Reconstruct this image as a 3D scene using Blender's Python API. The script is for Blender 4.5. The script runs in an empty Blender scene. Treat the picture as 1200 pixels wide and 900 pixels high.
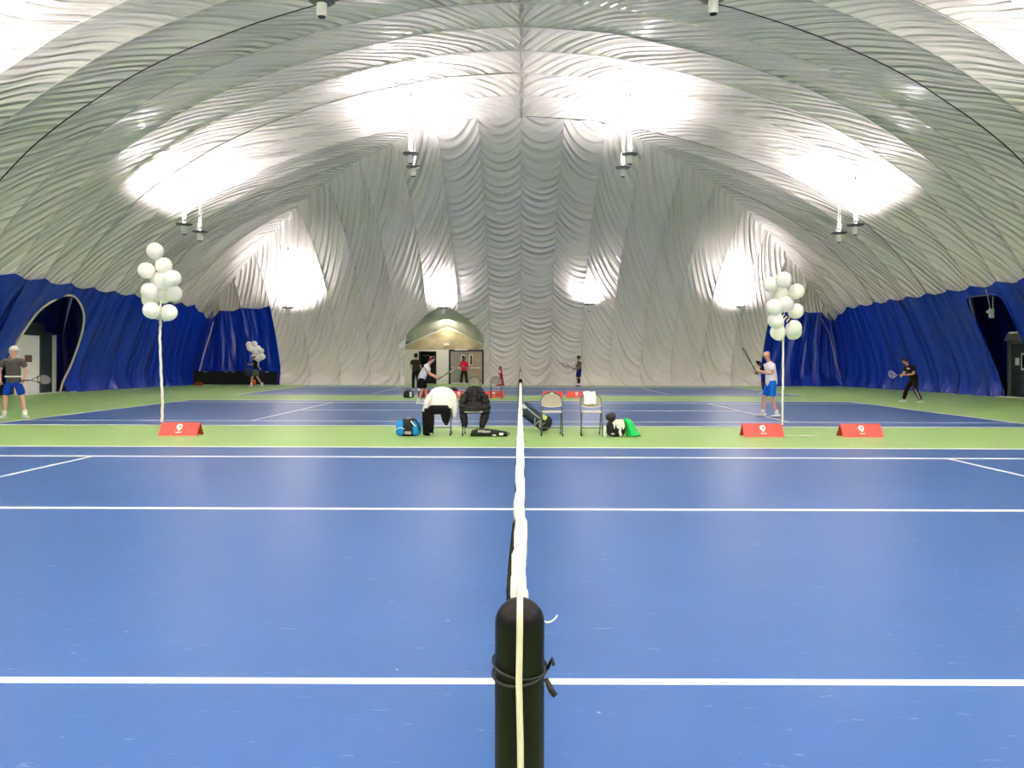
import bpy, bmesh, math, random
import numpy as np
from mathutils import Vector, Matrix
random.seed(7)
C = bpy.context.scene.collection
S = bpy.context.scene
PI = math.pi
# ---------------- camera ----------------
FPX, VX, VY, CAMZ, ROLL = 922.0, 610.0, 422.4, 1.456, 0.0029
cam_d = bpy.data.cameras.new('camera'); cam = bpy.data.objects.new('camera', cam_d); C.objects.link(cam)
cam_d.sensor_width = 36; cam_d.lens = 36*FPX/1200
cam_d.shift_x = -(VX-600)/1200; cam_d.shift_y = (VY-450)/1200
cam.location = (0, 0, CAMZ); cam.rotation_euler = (PI/2, -ROLL, 0)
cam_d.clip_start = .05; cam_d.clip_end = 300
S.camera = cam
# ---------------- world: night outside the dome ----------------
W = bpy.data.worlds.new('world'); S.world = W; W.use_nodes = True
W.node_tree.nodes['Background'].inputs[0].default_value = (.02, .025, .035, 1)
W.node_tree.nodes['Background'].inputs[1].default_value = 1
# ---------------- exposure ----------------
S.view_settings.view_transform = 'Standard'; S.view_settings.look = 'None'
S.view_settings.exposure = 1.42; S.view_settings.gamma = 1
S.cycles.max_bounces = 12; S.cycles.diffuse_bounces = 8; S.cycles.glossy_bounces = 3
S.cycles.use_denoising = True; S.cycles.sample_clamp_indirect = 12
LAMP_W, LAMP_COL = 800.0, (1, .898, .925)

def at(px, py, Y):
    'pixel of the photograph at depth Y -> world point'
    dx, dy = px-VX, VY-py
    c, s = math.cos(ROLL), math.sin(ROLL)
    dx, dy = dx*c+dy*s, dy*c-dx*s
    return Vector((dx*Y/FPX, Y, CAMZ+dy*Y/FPX))
def flr(px, Y): return Vector(((px-VX)*Y/FPX, Y, 0))

# ---------------- materials ----------------
MATS = {}
def lin(c):
    return tuple(((x/255/12.92) if x/255 <= .04045 else ((x/255+.055)/1.055)**2.4) for x in c)
def mat(name, rgb, rough=.6, metal=0, spec=.5, **kw):
    if name in MATS: return MATS[name]
    m = bpy.data.materials.new(name); m.use_nodes = True
    b = m.node_tree.nodes['Principled BSDF']
    b.inputs['Base Color'].default_value = (*lin(rgb), 1)
    b.inputs['Roughness'].default_value = rough; b.inputs['Metallic'].default_value = metal
    b.inputs['Specular IOR Level'].default_value = spec
    for k, v in kw.items(): b.inputs[k.replace('_', ' ')].default_value = v
    MATS[name] = m; return m
def N(m, typ, **kw):
    n = m.node_tree.nodes.new(typ)
    for k, v in kw.items():
        if k.startswith('i_'): n.inputs[k[2:].replace('_', ' ')].default_value = v
        else: setattr(n, k, v)
    return n
def L(m, a, b): m.node_tree.links.new(a, b)
def noisy(m, scale=8, amt=.25, bump=0, bscale=60, dist=.01, coord='Object'):
    'colour variation and fine relief on a plain material'
    nt = m.node_tree; b = nt.nodes['Principled BSDF']; tc = N(m, 'ShaderNodeTexCoord')
    col = b.inputs['Base Color'].default_value[:]
    if amt:
        n = N(m, 'ShaderNodeTexNoise', i_Scale=scale, i_Detail=4.0); L(m, tc.outputs[coord], n.inputs['Vector'])
        r = N(m, 'ShaderNodeValToRGB'); L(m, n.outputs['Fac'], r.inputs[0])
        r.color_ramp.elements[0].position = .3; r.color_ramp.elements[1].position = .7
        r.color_ramp.elements[0].color = tuple(c*(1-amt) for c in col[:3])+(1,)
        r.color_ramp.elements[1].color = tuple(min(1, c*(1+amt*.6)) for c in col[:3])+(1,)
        L(m, r.outputs[0], b.inputs['Base Color'])
    if bump:
        n = N(m, 'ShaderNodeTexNoise', i_Scale=bscale, i_Detail=3.0); L(m, tc.outputs[coord], n.inputs['Vector'])
        u = N(m, 'ShaderNodeBump', i_Strength=bump, i_Distance=dist); L(m, n.outputs['Fac'], u.inputs['Height'])
        L(m, u.outputs[0], b.inputs['Normal'])
    return m
def fabric(name, rgb, rough, pleat, fine, broad, spec=.5):
    'membrane whose pleats run along the UVs stored on each panel; pleat = (frequency, height, wander)'
    m = mat(name, rgb, rough, spec=spec); b = m.node_tree.nodes['Principled BSDF']
    uv = N(m, 'ShaderNodeUVMap', uv_map='wrinkle')
    def noise(sx, sy, det=1.0):
        mp = N(m, 'ShaderNodeMapping'); mp.inputs['Scale'].default_value = (sx, sy, 1); L(m, uv.outputs[0], mp.inputs[0])
        n = N(m, 'ShaderNodeTexNoise', noise_dimensions='2D', i_Scale=1.0, i_Detail=det, i_Roughness=.5); L(m, mp.outputs[0], n.inputs['Vector'])
        return n.outputs['Fac']
    def op(o, a, c, k=None):
        n = N(m, 'ShaderNodeMath', operation=o)
        for i, x in enumerate((a, c, k)):
            if x is None: continue
            if isinstance(x, (int, float)): n.inputs[i].default_value = x
            else: L(m, x, n.inputs[i])
        return n.outputs[0]
    sp = N(m, 'ShaderNodeSeparateXYZ'); L(m, uv.outputs[0], sp.inputs[0])
    total = None
    for fr, ht, wander, axis in pleat:
        along = sp.outputs[1-axis]
        w = noise(.45, fr*.28, 1.5) if axis == 0 else noise(fr*.28, .3, 1.5)
        ph = op('MULTIPLY_ADD', w, wander*6.28, op('MULTIPLY', along, fr*6.283))
        h = op('POWER', op('MULTIPLY_ADD', op('SINE', ph, None), .5, .5), 1.4)
        a = noise(.9, fr*.35, 1.0) if axis == 0 else noise(fr*.35, .5, 1.0)
        mr = N(m, 'ShaderNodeMapRange', i_From_Min=.36, i_From_Max=.62, i_To_Min=.32, i_To_Max=1.0); L(m, a, mr.inputs[0])
        t = op('MULTIPLY', op('MULTIPLY', h, mr.outputs[0]), ht)
        total = t if total is None else op('ADD', total, t)
    for sx, sy, ht, det in (fine, broad):
        total = op('MULTIPLY_ADD', noise(sx, sy, det), ht, total)
    bp = N(m, 'ShaderNodeBump', i_Strength=1.0, i_Distance=1.0); L(m, total, bp.inputs['Height'])
    L(m, bp.outputs[0], b.inputs['Normal'])
    return m
WHITE = fabric('white_membrane', (240, 234, 228), .20, [(3.5, .092, 1.15, 0), (6.3, .024, 1.8, 0)], (2.5, 9.0, .025, 1.5), (.5, 1.3, .16, .5))
BLUE = fabric('blue_curtain', (8, 52, 176), .24, [(1.3, .055, 1.2, 1), (3.1, .018, 1.5, 1)], (3.0, 1.2, .05, 1.5), (1.0, .3, .16, 1.0))
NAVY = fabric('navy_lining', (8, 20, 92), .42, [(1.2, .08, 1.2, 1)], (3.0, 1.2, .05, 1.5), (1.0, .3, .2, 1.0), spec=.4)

# ---------------- object helpers ----------------
def tag(o, label=None, cat=None, group=None, kind=None):
    if label: o['label'] = label
    if cat: o['category'] = cat
    if group: o['group'] = group
    if kind: o['kind'] = kind
    return o
def empty(name, loc=(0, 0, 0), rz=0, **kw):
    o = bpy.data.objects.new(name, None); C.objects.link(o); o.location = loc; o.rotation_euler = (0, 0, rz)
    o.empty_display_size = .1
    return tag(o, **kw)
def link_mesh(name, me, m, parent=None, smooth=False, loc=(0, 0, 0), rot=(0, 0, 0), **kw):
    o = bpy.data.objects.new(name, me); C.objects.link(o)
    if m is not None:
        me.materials.clear()
        for x in (m if isinstance(m, (list, tuple)) else [m]): me.materials.append(x)
    if smooth: me.polygons.foreach_set('use_smooth', [True]*len(me.polygons))
    if parent: o.parent = parent
    o.location = loc; o.rotation_euler = rot
    return tag(o, **kw)
class G:
    'gathers shapes into one mesh'
    def __init__(s): s.v = []; s.f = []
    def add(s, v, f):
        k = len(s.v); s.v += [tuple(p) for p in v]; s.f += [tuple(i+k for i in q) for q in f]; return s
    def box(s, c, d, rz=0, M=None):
        x, y, z = d[0]/2, d[1]/2, d[2]/2
        v = [Vector((a*x, b*y, e*z)) for e in (-1, 1) for b in (-1, 1) for a in (-1, 1)]
        if M is None: M = Matrix.Rotation(rz, 3, 'Z')
        v = [M@p+Vector(c) for p in v]
        return s.add(v, [(0, 2, 3, 1), (4, 5, 7, 6), (0, 1, 5, 4), (2, 6, 7, 3), (0, 4, 6, 2), (1, 3, 7, 5)])
    def tube(s, path, r, n=6, closed=False, flat=1.0):
        P = [Vector(p) for p in path]; m = len(P); rr = r if isinstance(r, (list, tuple)) else [r]*m
        v = []; up = None
        for i, p in enumerate(P):
            a = P[(i-1) % m] if (closed or i) else P[i]; b = P[(i+1) % m] if (closed or i < m-1) else P[i]
            t = (b-a).normalized() if (b-a).length > 1e-9 else Vector((0, 0, 1))
            if up is None: up = Vector((0, 0, 1)) if abs(t.z) < .9 else Vector((1, 0, 0))
            x = t.cross(up)
            if x.length < 1e-6: x = t.cross(Vector((0, 1, 0)))
            x.normalize(); y = x.cross(t).normalized(); up = y
            for k in range(n):
                an = 2*PI*k/n; v.append(p+x*math.cos(an)*rr[i]+y*math.sin(an)*rr[i]*flat)
        f = []
        for i in range(m if closed else m-1):
            for k in range(n):
                a = i*n+k; b = i*n+(k+1) % n; j = (i+1) % m
                f.append((a, b, j*n+(k+1) % n, j*n+k))
        if not closed: f += [tuple(range(n-1, -1, -1)), tuple((m-1)*n+k for k in range(n))]
        return s.add(v, f)
    def lathe(s, prof, n=16, c=(0, 0, 0), M=None):
        v = []; f = []
        for r, z in prof:
            for k in range(n):
                p = Vector((r*math.cos(2*PI*k/n), r*math.sin(2*PI*k/n), z))
                v.append((M@p if M else p)+Vector(c))
        for i in range(len(prof)-1):
            for k in range(n): f.append((i*n+k, i*n+(k+1) % n, (i+1)*n+(k+1) % n, (i+1)*n+k))
        f += [tuple(range(n-1, -1, -1)), tuple((len(prof)-1)*n+k for k in range(n))]
        return s.add(v, f)
    def ball(s, c, r, n=12, m=8):
        r = (r, r, r) if not isinstance(r, (tuple, list)) else r
        prof = [(max(1e-4, math.sin(PI*i/m)), -math.cos(PI*i/m)) for i in range(m+1)]
        return s.lathe(prof, n, c, Matrix.Diagonal(r))
    def prism(s, poly, a, b, axis='Y'):
        'polygon (x,z) extruded in y (axis Y), or (y,z) in x, or (x,y) in z'
        n = len(poly)
        def P(q, t): return (q[0], t, q[1]) if axis == 'Y' else (t, q[0], q[1]) if axis == 'X' else (q[0], q[1], t)
        v = [P(q, a) for q in poly]+[P(q, b) for q in poly]
        f = [tuple(range(n)), tuple(range(2*n-1, n-1, -1))]+[(i, (i+1) % n, n+(i+1) % n, n+i) for i in range(n)]
        return s.add(v, f)
    def mesh(s, name):
        me = bpy.data.meshes.new(name); me.from_pydata(s.v, [], s.f)
        bm = bmesh.new(); bm.from_mesh(me); bmesh.ops.recalc_face_normals(bm, faces=bm.faces); bm.to_mesh(me); bm.free()
        return me
    def build(s, name, m, parent=None, smooth=False, **kw): return link_mesh(name, s.mesh(name), m, parent, smooth, **kw)
def copy_tree(o, parent=None):
    c = o.copy(); C.objects.link(c); c.parent = parent
    for ch in list(o.children): copy_tree(ch, c)
    return c
def smooth_by_angle(me, deg=40):
    me.polygons.foreach_set('use_smooth', [True]*len(me.polygons))
    me.set_sharp_from_angle(angle=math.radians(deg))
def sheet(name, pts, uvs, m, parent, hole=None, **kw):
    'grid surface with a wrinkle UV layer; faces whose centre falls in hole() are left open'
    a, b, _ = pts.shape; V = pts.reshape(-1, 3)
    i, j = np.meshgrid(np.arange(a-1), np.arange(b-1), indexing='ij'); q = (i*b+j).ravel()
    F = np.stack([q, q+1, q+b+1, q+b], 1)
    if hole is not None:
        c = V[F].mean(1); F = F[~hole(c)]
    me = bpy.data.meshes.new(name); nf = len(F)
    me.vertices.add(len(V)); me.vertices.foreach_set('co', V.ravel().astype(np.float32))
    me.loops.add(nf*4); me.loops.foreach_set('vertex_index', F.ravel().astype(np.int32))
    me.polygons.add(nf); me.polygons.foreach_set('loop_start', np.arange(0, nf*4, 4, dtype=np.int32))
    me.polygons.foreach_set('use_smooth', np.ones(nf, bool))
    me.update(calc_edges=True)
    uv = me.uv_layers.new(name='wrinkle'); uv.data.foreach_set('uv', uvs.reshape(-1, 2)[F.ravel()].ravel().astype(np.float32))
    return link_mesh(name, me, m, parent, **kw)
def in_poly(x, z, poly):
    r = np.zeros(len(x), bool); n = len(poly)
    for i in range(n):
        x1, z1 = poly[i]; x2, z2 = poly[(i+1) % n]
        cond = ((z1 > z) != (z2 > z))
        with np.errstate(divide='ignore', invalid='ignore'): xi = (x2-x1)*(z-z1)/(z2-z1 if z2 != z1 else 1e-9)+x1
        r ^= cond & (x < xi)
    return r
def smooth_poly(pts, n=8, closed=False):
    'Catmull-Rom through points'
    P = [Vector(p) for p in pts]; out = []; m = len(P)
    for i in range(m if closed else m-1):
        g = (lambda k: P[k % m]) if closed else (lambda k: P[min(max(k, 0), m-1)])
        a, b, c, d = g(i-1), g(i), g(i+1), g(i+2)
        for k in range(n):
            t = k/n; out.append(.5*((2*b)+(c-a)*t+(2*a-5*b+4*c-d)*t*t+(3*b-a-3*c+d)*t**3))
    if not closed: out.append(P[-1])
    return out

# ---------------- the air dome: vault ----------------
RIB = 1.75; Y0 = 24.8; YBACK = 46.2; YFRONT = Y0-27*RIB
_px = np.array([0, 3.2, 6.46, 8.34, 10.25, 11.38, 12.4, 14.26, 15.4, 16.4, 17.4, 18.3, 18.65])
_pz = np.array([13.6, 13.38, 12.67, 12.1, 11.38, 10.87, 10.34, 9.1, 8.2, 7.15, 5.9, 4.4, 3.8])
_t = np.concatenate([[0], np.cumsum(np.hypot(np.diff(_px), np.diff(_pz)))])
def _sm(t, y, q):
    d = np.interp(q, t, y); k = np.exp(-np.linspace(-2, 2, 81)**2); k /= k.sum()
    e = np.concatenate([2*d[0]-d[40:0:-1], d, 2*d[-1]-d[-2:-42:-1]]); return np.convolve(e, k, 'valid')
SL = np.linspace(0, _t[-1], 900)                       # arc length from the ridge
_xx = _sm(_t, _px, SL); _xx[0] = 0
_zz = np.interp(SL, _t, _pz); _k = np.exp(-np.linspace(-2, 2, 81)**2); _k /= _k.sum()
_e = np.concatenate([_zz[40:0:-1], _zz, 2*_zz[-1]-_zz[-2:-42:-1]]); _zz = np.convolve(_e, _k, 'valid')
def taper(Y): return np.interp(Y, [20, 24.8, 26.5, 28.3, 30, 31.8, 33.5, 35.3, 37, 38.8, 41, 44, 47], [1, 1, .998, .988, .97, .945, .912, .872, .878, .885, .877, .865, .86])
def crease_x(Y): return np.interp(Y, [35.3, 35.36, 35.5, 37.05, 38.8, 40.55, 42.3, 44.05, 45.5, 46.3, 46.8], [0, 1.95, 3.87, 5.85, 8.04, 10.0, 12.0, 13.8, 15.4, 16.9, 18.2])
def vault(s, Y):
    'arc length s from the ridge, depth Y -> x, z'
    x = np.interp(s, SL, _xx); z = np.interp(s, SL, _zz)
    return x, 4.4+(z-4.4)*taper(Y)
def vault_z(x, Y): return float(4.4+(np.interp(abs(x), _xx, _zz)-4.4)*taper(Y))
SMAX = SL[-1]
ceiling = empty('ceiling', kind='structure')
def rib_ys():
    ys = [YFRONT+RIB*k for k in range(27)]+[Y0+RIB*k for k in range(7)]      # ... 35.3
    return ys+[37.05, 38.8, 40.55, 42.3, 44.05, 45.5, 46.8]
RY = rib_ys()
def vault_panel(j, sd):
    ya, yb = RY[j], RY[j+1]; nv = 12; nu = 80
    if yb < 8: nv, nu = 6, 30
    v = np.linspace(0, 1, nv+1)[None, :]; u = np.linspace(0, 1, nu+1)[:, None]
    Y = ya+(yb-ya)*v+0*u
    s_in = np.interp(crease_x(Y), _xx, SL); s_lo = SMAX-.62*np.clip((43.5-Y)/1.5, 0, 1); s = s_lo+(s_in-s_lo)*u
    x, z = vault(s, Y)
    x2, z2 = vault(np.clip(s+.05, 0, SMAX), Y); x1, z1 = vault(np.clip(s-.05, 0, SMAX), Y)
    nx, nz = -(z2-z1), (x2-x1); ln = np.hypot(nx, nz); nx, nz = nx/ln, nz/ln
    w = yb-ya; fade = np.clip((s-s_in)/1.2, 0, 1)**.7 if ya > 35 else np.clip(s/.9, 0, 1)**.5*.85+.15
    rnd = np.random.RandomState(j*2+(sd > 0)); ph = rnd.rand()*6
    bul = .20*(w/RIB)*(4*v*(1-v))**.72*fade*(1+.18*np.sin(s*.9+ph)+.1*np.sin(s*2.3+ph*2))
    skew = .08*np.sin(2*PI*v+ph)*fade
    x = x+nx*(bul+skew*.3); z = z+nz*(bul+skew*.3)
    f = v-.5
    sl = np.interp(yb, [0, 22, 27, 34, 46], [1.0, 1.4, 2.4, 4.2, 5.0])*np.interp(s, [0, 4, 12, 24], [.4, 1.1, 1.0, .7])
    q = math.sqrt(1+(np.interp(yb, [0, 22, 27, 34, 46], [1.0, 1.4, 2.4, 4.2, 5.0])/1.75)**2)
    V = (s+sl*f+.9*np.abs(f)**1.5+.2*np.sin(s*.45+ph))/q
    U = (j*3.7+(sd > 0)*50)+v+0*u
    sheet('fabric_panel', np.stack([x*sd, Y, z], -1), np.stack([U+0*V, V], -1), WHITE, ceiling)
for j in range(len(RY)-1):
    for sd in (-1, 1): vault_panel(j, sd)
# seam welts that hang along every rib, one dark harness cable at the rib over the near court
WELT = mat('seam_welt', (220, 218, 210), .45); CABLE = mat('harness_cable', (24, 24, 24), .5)
for j, y in enumerate(RY[:-1]):
    if y < 2: continue
    g = G()
    for sd in (-1, 1):
        s_in = float(np.interp(crease_x(y), _xx, SL)) if y > 35.4 else 0
        ss = np.linspace(SMAX-1.15, s_in, 60); x, z = vault(ss, y)
        if y != 35.3: g.tube([(a*sd, y, b-.012) for a, b in zip(x, z) if b > 4.66], .014 if abs(y-Y0) > .01 else .026, 5)
    if g.v: g.build('seam_welt' if abs(y-Y0) > .01 else 'harness_cable', WELT if abs(y-Y0) > .01 else CABLE, ceiling, smooth=True)
g = G(); rnd = random.Random(3)
for a in range(2):
    path = [(rnd.uniform(-.05, .05)+(a-.5)*.05, y, vault_z(0, y)-.03+rnd.uniform(-.05, .03)) for y in np.arange(8, 35.4, .3)]
    g.tube(path, [rnd.uniform(.02, .07) for _ in path], 5)
g.build('ridge_seam', mat('ridge_welt', (176, 174, 164), .4), ceiling, smooth=False)

# ---------------- end wall ----------------
KS = [0, 1, 2, 3, 4, 5, 6, 7, 8, 9, 10, 10.7]
CX = [0, 1.95, 3.87, 5.85, 8.04, 10.0, 12.0, 13.8, 15.4, 16.9, 17.9, 18.3]
CY = [35.3, 35.36, 35.5, 37.05, 38.8, 40.55, 42.3, 44.05, 45.5, 46.3, 46.65, 46.85]
def crease_pt(k):
    x = np.interp(np.abs(k), KS, CX); y = np.interp(np.abs(k), KS, CY)
    z = 4.4+(np.interp(x, _xx, _zz)-4.4)*taper(y)
    return x*np.sign(k), y, z
def end_pts(k, h, bulge=.17, off=0.0):
    'k: seam coordinate, h: 0 at the floor to 1 at the crease'
    xc, yc, zc = crease_pt(k); xb = 1.744*k; yb = YBACK+0*k
    x1 = xb+.42*(xc-xb); y1 = yb+.35; z1 = zc*.60
    b0, b1, b2 = (1-h)**2, 2*h*(1-h), h*h
    x = b0*xb+b1*x1+b2*xc; y = b0*yb+b1*y1+b2*yc; z = b1*z1+b2*zc
    dy = 2*(1-h)*(y1-yb)+2*h*(yc-y1); dz = 2*(1-h)*z1+2*h*(zc-z1); ln = np.hypot(dy, dz)
    fr = k-np.floor(k+1e-9)
    bl = bulge*(np.clip(4*fr*(1-fr), 0, 1))**.7*np.clip((1-h)/.05, 0, 1)**.6
    y = y+dz/ln*(bl-off); z = z-dy/ln*(bl-off)
    hem = np.clip(1-z/(.5+.6*(1-4*fr*(1-fr))), 0, 1)
    y = y-.55*hem**1.25+.05*np.sin(k*9+z*4)*hem
    return x, y, z
wall_back = empty('wall_back', kind='structure')
ARCH = [(-6.75, -1), (-6.75, 2.95), (-6.2, 3.45), (-5.5, 4.05), (-4.9, 4.4), (-4.4, 4.5), (-3.9, 4.4), (-3.3, 4.0), (-2.6, 3.4), (-2.15, 2.9), (-2.15, -1)]
def hole_arch(c): return in_poly(c[:, 0], c[:, 2], ARCH)
def end_panel(ka, kb, nk=12, nh=110, hole=None):
    k = np.linspace(ka, kb, nk+1)[None, :]; h = np.linspace(0, 1, nh+1)[:, None]
    k = np.where(k == kb, kb-1e-5, k); k = np.where(k == ka, ka+1e-5, k)
    K = k+0*h; H = h+0*k; x, y, z = end_pts(K, H)
    f = K-np.floor(K)-.5; km = abs((ka+kb)/2); sg = np.sign(ka+kb)
    lowz = np.clip(z/3.0, 0, 1)
    slk = np.interp(km, [.6, 1.5, 2.5, 4], [.15, .9, 2.6, 3.8]); sl = slk*(.3+.7*lowz)
    smile = np.interp(km, [1, 3, 6], [.26, .12, .04])*(1+2.2*(1-lowz))
    V = (z+sg*sl*f+smile*(1-4*f*f))/math.sqrt(1+(slk/1.75)**2*.8)
    U = K*1.0+.7+7*sg
    sheet('fabric_panel', np.stack([x, y, z], -1), np.stack([U, V], -1), WHITE, wall_back, hole)
ends = list(range(-10, 11))
for k in [-10.7]+ends:
    kb = 10.7 if k == 10 else (-10 if k == -10.7 else k+1)
    hit = (k+1) > -4.2 and k < -1.0
    end_panel(k, kb, 60 if hit else 12, 360 if hit else 110, hole_arch if hit else None)
for k in ends:
    h = np.linspace(.0, 1, 60); x, y, z = end_pts(np.full(60, k+1e-6), h, 0, .012)
    pts = [(a, b, c) for a, b, c in zip(x, y, z) if not (-6.8 < a < -2.1 and c < 4.6 and in_poly(np.array([a]), np.array([c]), ARCH)[0])]
    if len(pts) > 3: G().tube(pts, .012, 5).build('seam_welt', WELT, wall_back, smooth=True)
# blue corner curtains hung over the end wall
for sg in (-1, 1):
    for ka, kb in ((8, 9), (9, 10), (10, 10.99)):
        k = (np.linspace(ka, kb, 13)+1e-5)[None, :]; u = np.linspace(0, 1, 41)[:, None]
        top = np.interp(k, [8, 8.4, 9, 9.4, 10, 10.4, 10.99], [4.62, 4.45, 4.5, 4.32, 4.35, 4.05, 3.7])
        zc = crease_pt(k)[2]; h = u*(top/zc)*.86+0*k
        for _ in range(6):
            z = end_pts(k+0*u, h)[2]; h = h+(u*top-z)/zc*.7
        h = np.clip(h, 0, 1)
        x, y, z = end_pts(k+0*u, h, .10, .07)
        sheet('blue_curtain', np.stack([x*sg, y-.02, z], -1), np.stack([k*1.75+0*u+20*sg, z], -1), BLUE, wall_back)

# ---------------- side walls with blue curtain ----------------
def base_x(Y): return np.interp(Y, [30, 36, 40, 46.2], [20.1, 20.0, 19.6, 18.95])
def side_x(z, Y):
    b = base_x(Y); return 18.28+(b-18.28)*(1-(np.clip(z, 0, 4.7)/4.4)**1.35)
def side_pt(sd, Y, z, out=0): return Vector((sd*(float(side_x(z, Y))+out), Y, z))
# left opening as (Y, z), right opening likewise
def side_px(sd, pts):
    out = []
    for px, py in pts:
        z = 2.0
        for _ in range(30):
            Y = 33.0
            for _ in range(6): Y = FPX*float(side_x(z, Y))/abs(px-VX)
            z = .5*z+.5*(CAMZ+(VY-(px-VX)*ROLL-py)*Y/FPX)
        out.append((Y, z if z > .15 else -1))
    return out
OPEN_L = side_px(-1, [(70, 467), (73, 455), (84, 430), (93, 405), (98.5, 382), (97, 365), (89, 352), (78, 349), (62, 356), (46, 368), (33, 385), (22, 402), (12, 419), (2, 432), (-14, 446), (-30, 475)])
OPEN_R = side_px(1, [(1178, 466), (1172, 445), (1158, 410), (1143, 375), (1133, 353), (1134, 346), (1148, 342), (1163, 342), (1175, 348), (1187, 372), (1201, 402), (1216, 432), (1232, 480)])
def hole_side(poly): return lambda c: in_poly(c[:, 1], c[:, 2], poly)
for sd, nm, poly in ((-1, 'wall_left', OPEN_L), (1, 'wall_right', OPEN_R)):
    w = empty(nm, kind='structure')
    ys = [y for y in RY if y < 45.6]+[46.6]
    for j in range(len(ys)-1):
        ya, yb = ys[j], ys[j+1]; hit = yb > 29.5 and ya < 35
        nv, nz = (64, 150) if hit else (16, 40) if yb > 10 else (5, 8)
        v = np.linspace(0, 1, nv+1)[None, :]; u = np.linspace(0, 1, nz+1)[:, None]; Y = ya+(yb-ya)*v+0*u
        rnd = np.random.RandomState(j+100*(sd > 0))
        top = 4.36+.17*np.abs(2*v-1)+.0*rnd.randn(); top = top+np.clip((Y-44)/2.2, 0, 1)*(-.55)
        z = u*top; x = side_x(z, Y)
        bul = .13*(4*v*(1-v))**1.05*np.sin(PI*np.clip(u, .02, .98))**.5
        fold = .03*np.sin(Y*4.3+1.2*np.sin(z*.6))+.012*np.sin(Y*9+z)-.03
        hem = np.clip(1-z/(.5+.5*np.abs(2*v-1)), 0, 1)
        x = x+bul+fold*np.clip(z/.5, .2, 1)-.22*hem**1.3*(1+.5*np.sin(Y*5))
        sheet('blue_curtain', np.stack([x*sd, Y, z], -1), np.stack([Y+sd*30, z], -1), BLUE, w, hole_side(poly) if hit else None)
    # rope sewn along the edge of the opening
    g = G(); rope = [side_pt(sd, a, max(b, 0.02), .0) for a, b in smooth_poly([(p[0], p[1], 0) for p in poly], 6) for b in [b] ] if False else [side_pt(sd, q.x, max(q.y, .02), .02) for q in smooth_poly([(p[0], p[1], 0) for p in poly], 6)]
    g.tube(rope, .045 if sd < 0 else .03, 6)
    g.build('rope_edge', mat('rope_white', (214, 206, 190), .6) if sd < 0 else BLUE, w, smooth=True)
    # navy lining behind the opening
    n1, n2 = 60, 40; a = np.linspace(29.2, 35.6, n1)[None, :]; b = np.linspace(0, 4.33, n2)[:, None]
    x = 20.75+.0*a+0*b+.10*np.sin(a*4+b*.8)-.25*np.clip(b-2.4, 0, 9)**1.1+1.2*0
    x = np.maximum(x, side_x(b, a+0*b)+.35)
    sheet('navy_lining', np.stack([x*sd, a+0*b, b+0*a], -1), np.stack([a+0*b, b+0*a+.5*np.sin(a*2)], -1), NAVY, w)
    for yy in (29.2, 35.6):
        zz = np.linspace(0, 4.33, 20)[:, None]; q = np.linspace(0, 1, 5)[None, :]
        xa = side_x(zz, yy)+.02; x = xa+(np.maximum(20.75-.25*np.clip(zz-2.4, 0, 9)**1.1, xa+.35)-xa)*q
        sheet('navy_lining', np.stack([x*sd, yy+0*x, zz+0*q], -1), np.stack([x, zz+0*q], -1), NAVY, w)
# closing wall behind the photographer
g = G(); s = np.linspace(0, SMAX, 40); x, z = vault(s, YFRONT)
poly = [(-20.1, 0), (-18.65, 3.8)]+[(-a, b) for a, b in zip(x[::-1], z[::-1])]+[(a, b) for a, b in zip(x, z)]+[(20.1, 0)]
g.prism(poly, YFRONT-.1, YFRONT); g.build('wall_front', mat('plain_white', (222, 222, 214), .5), kind='structure')

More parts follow.
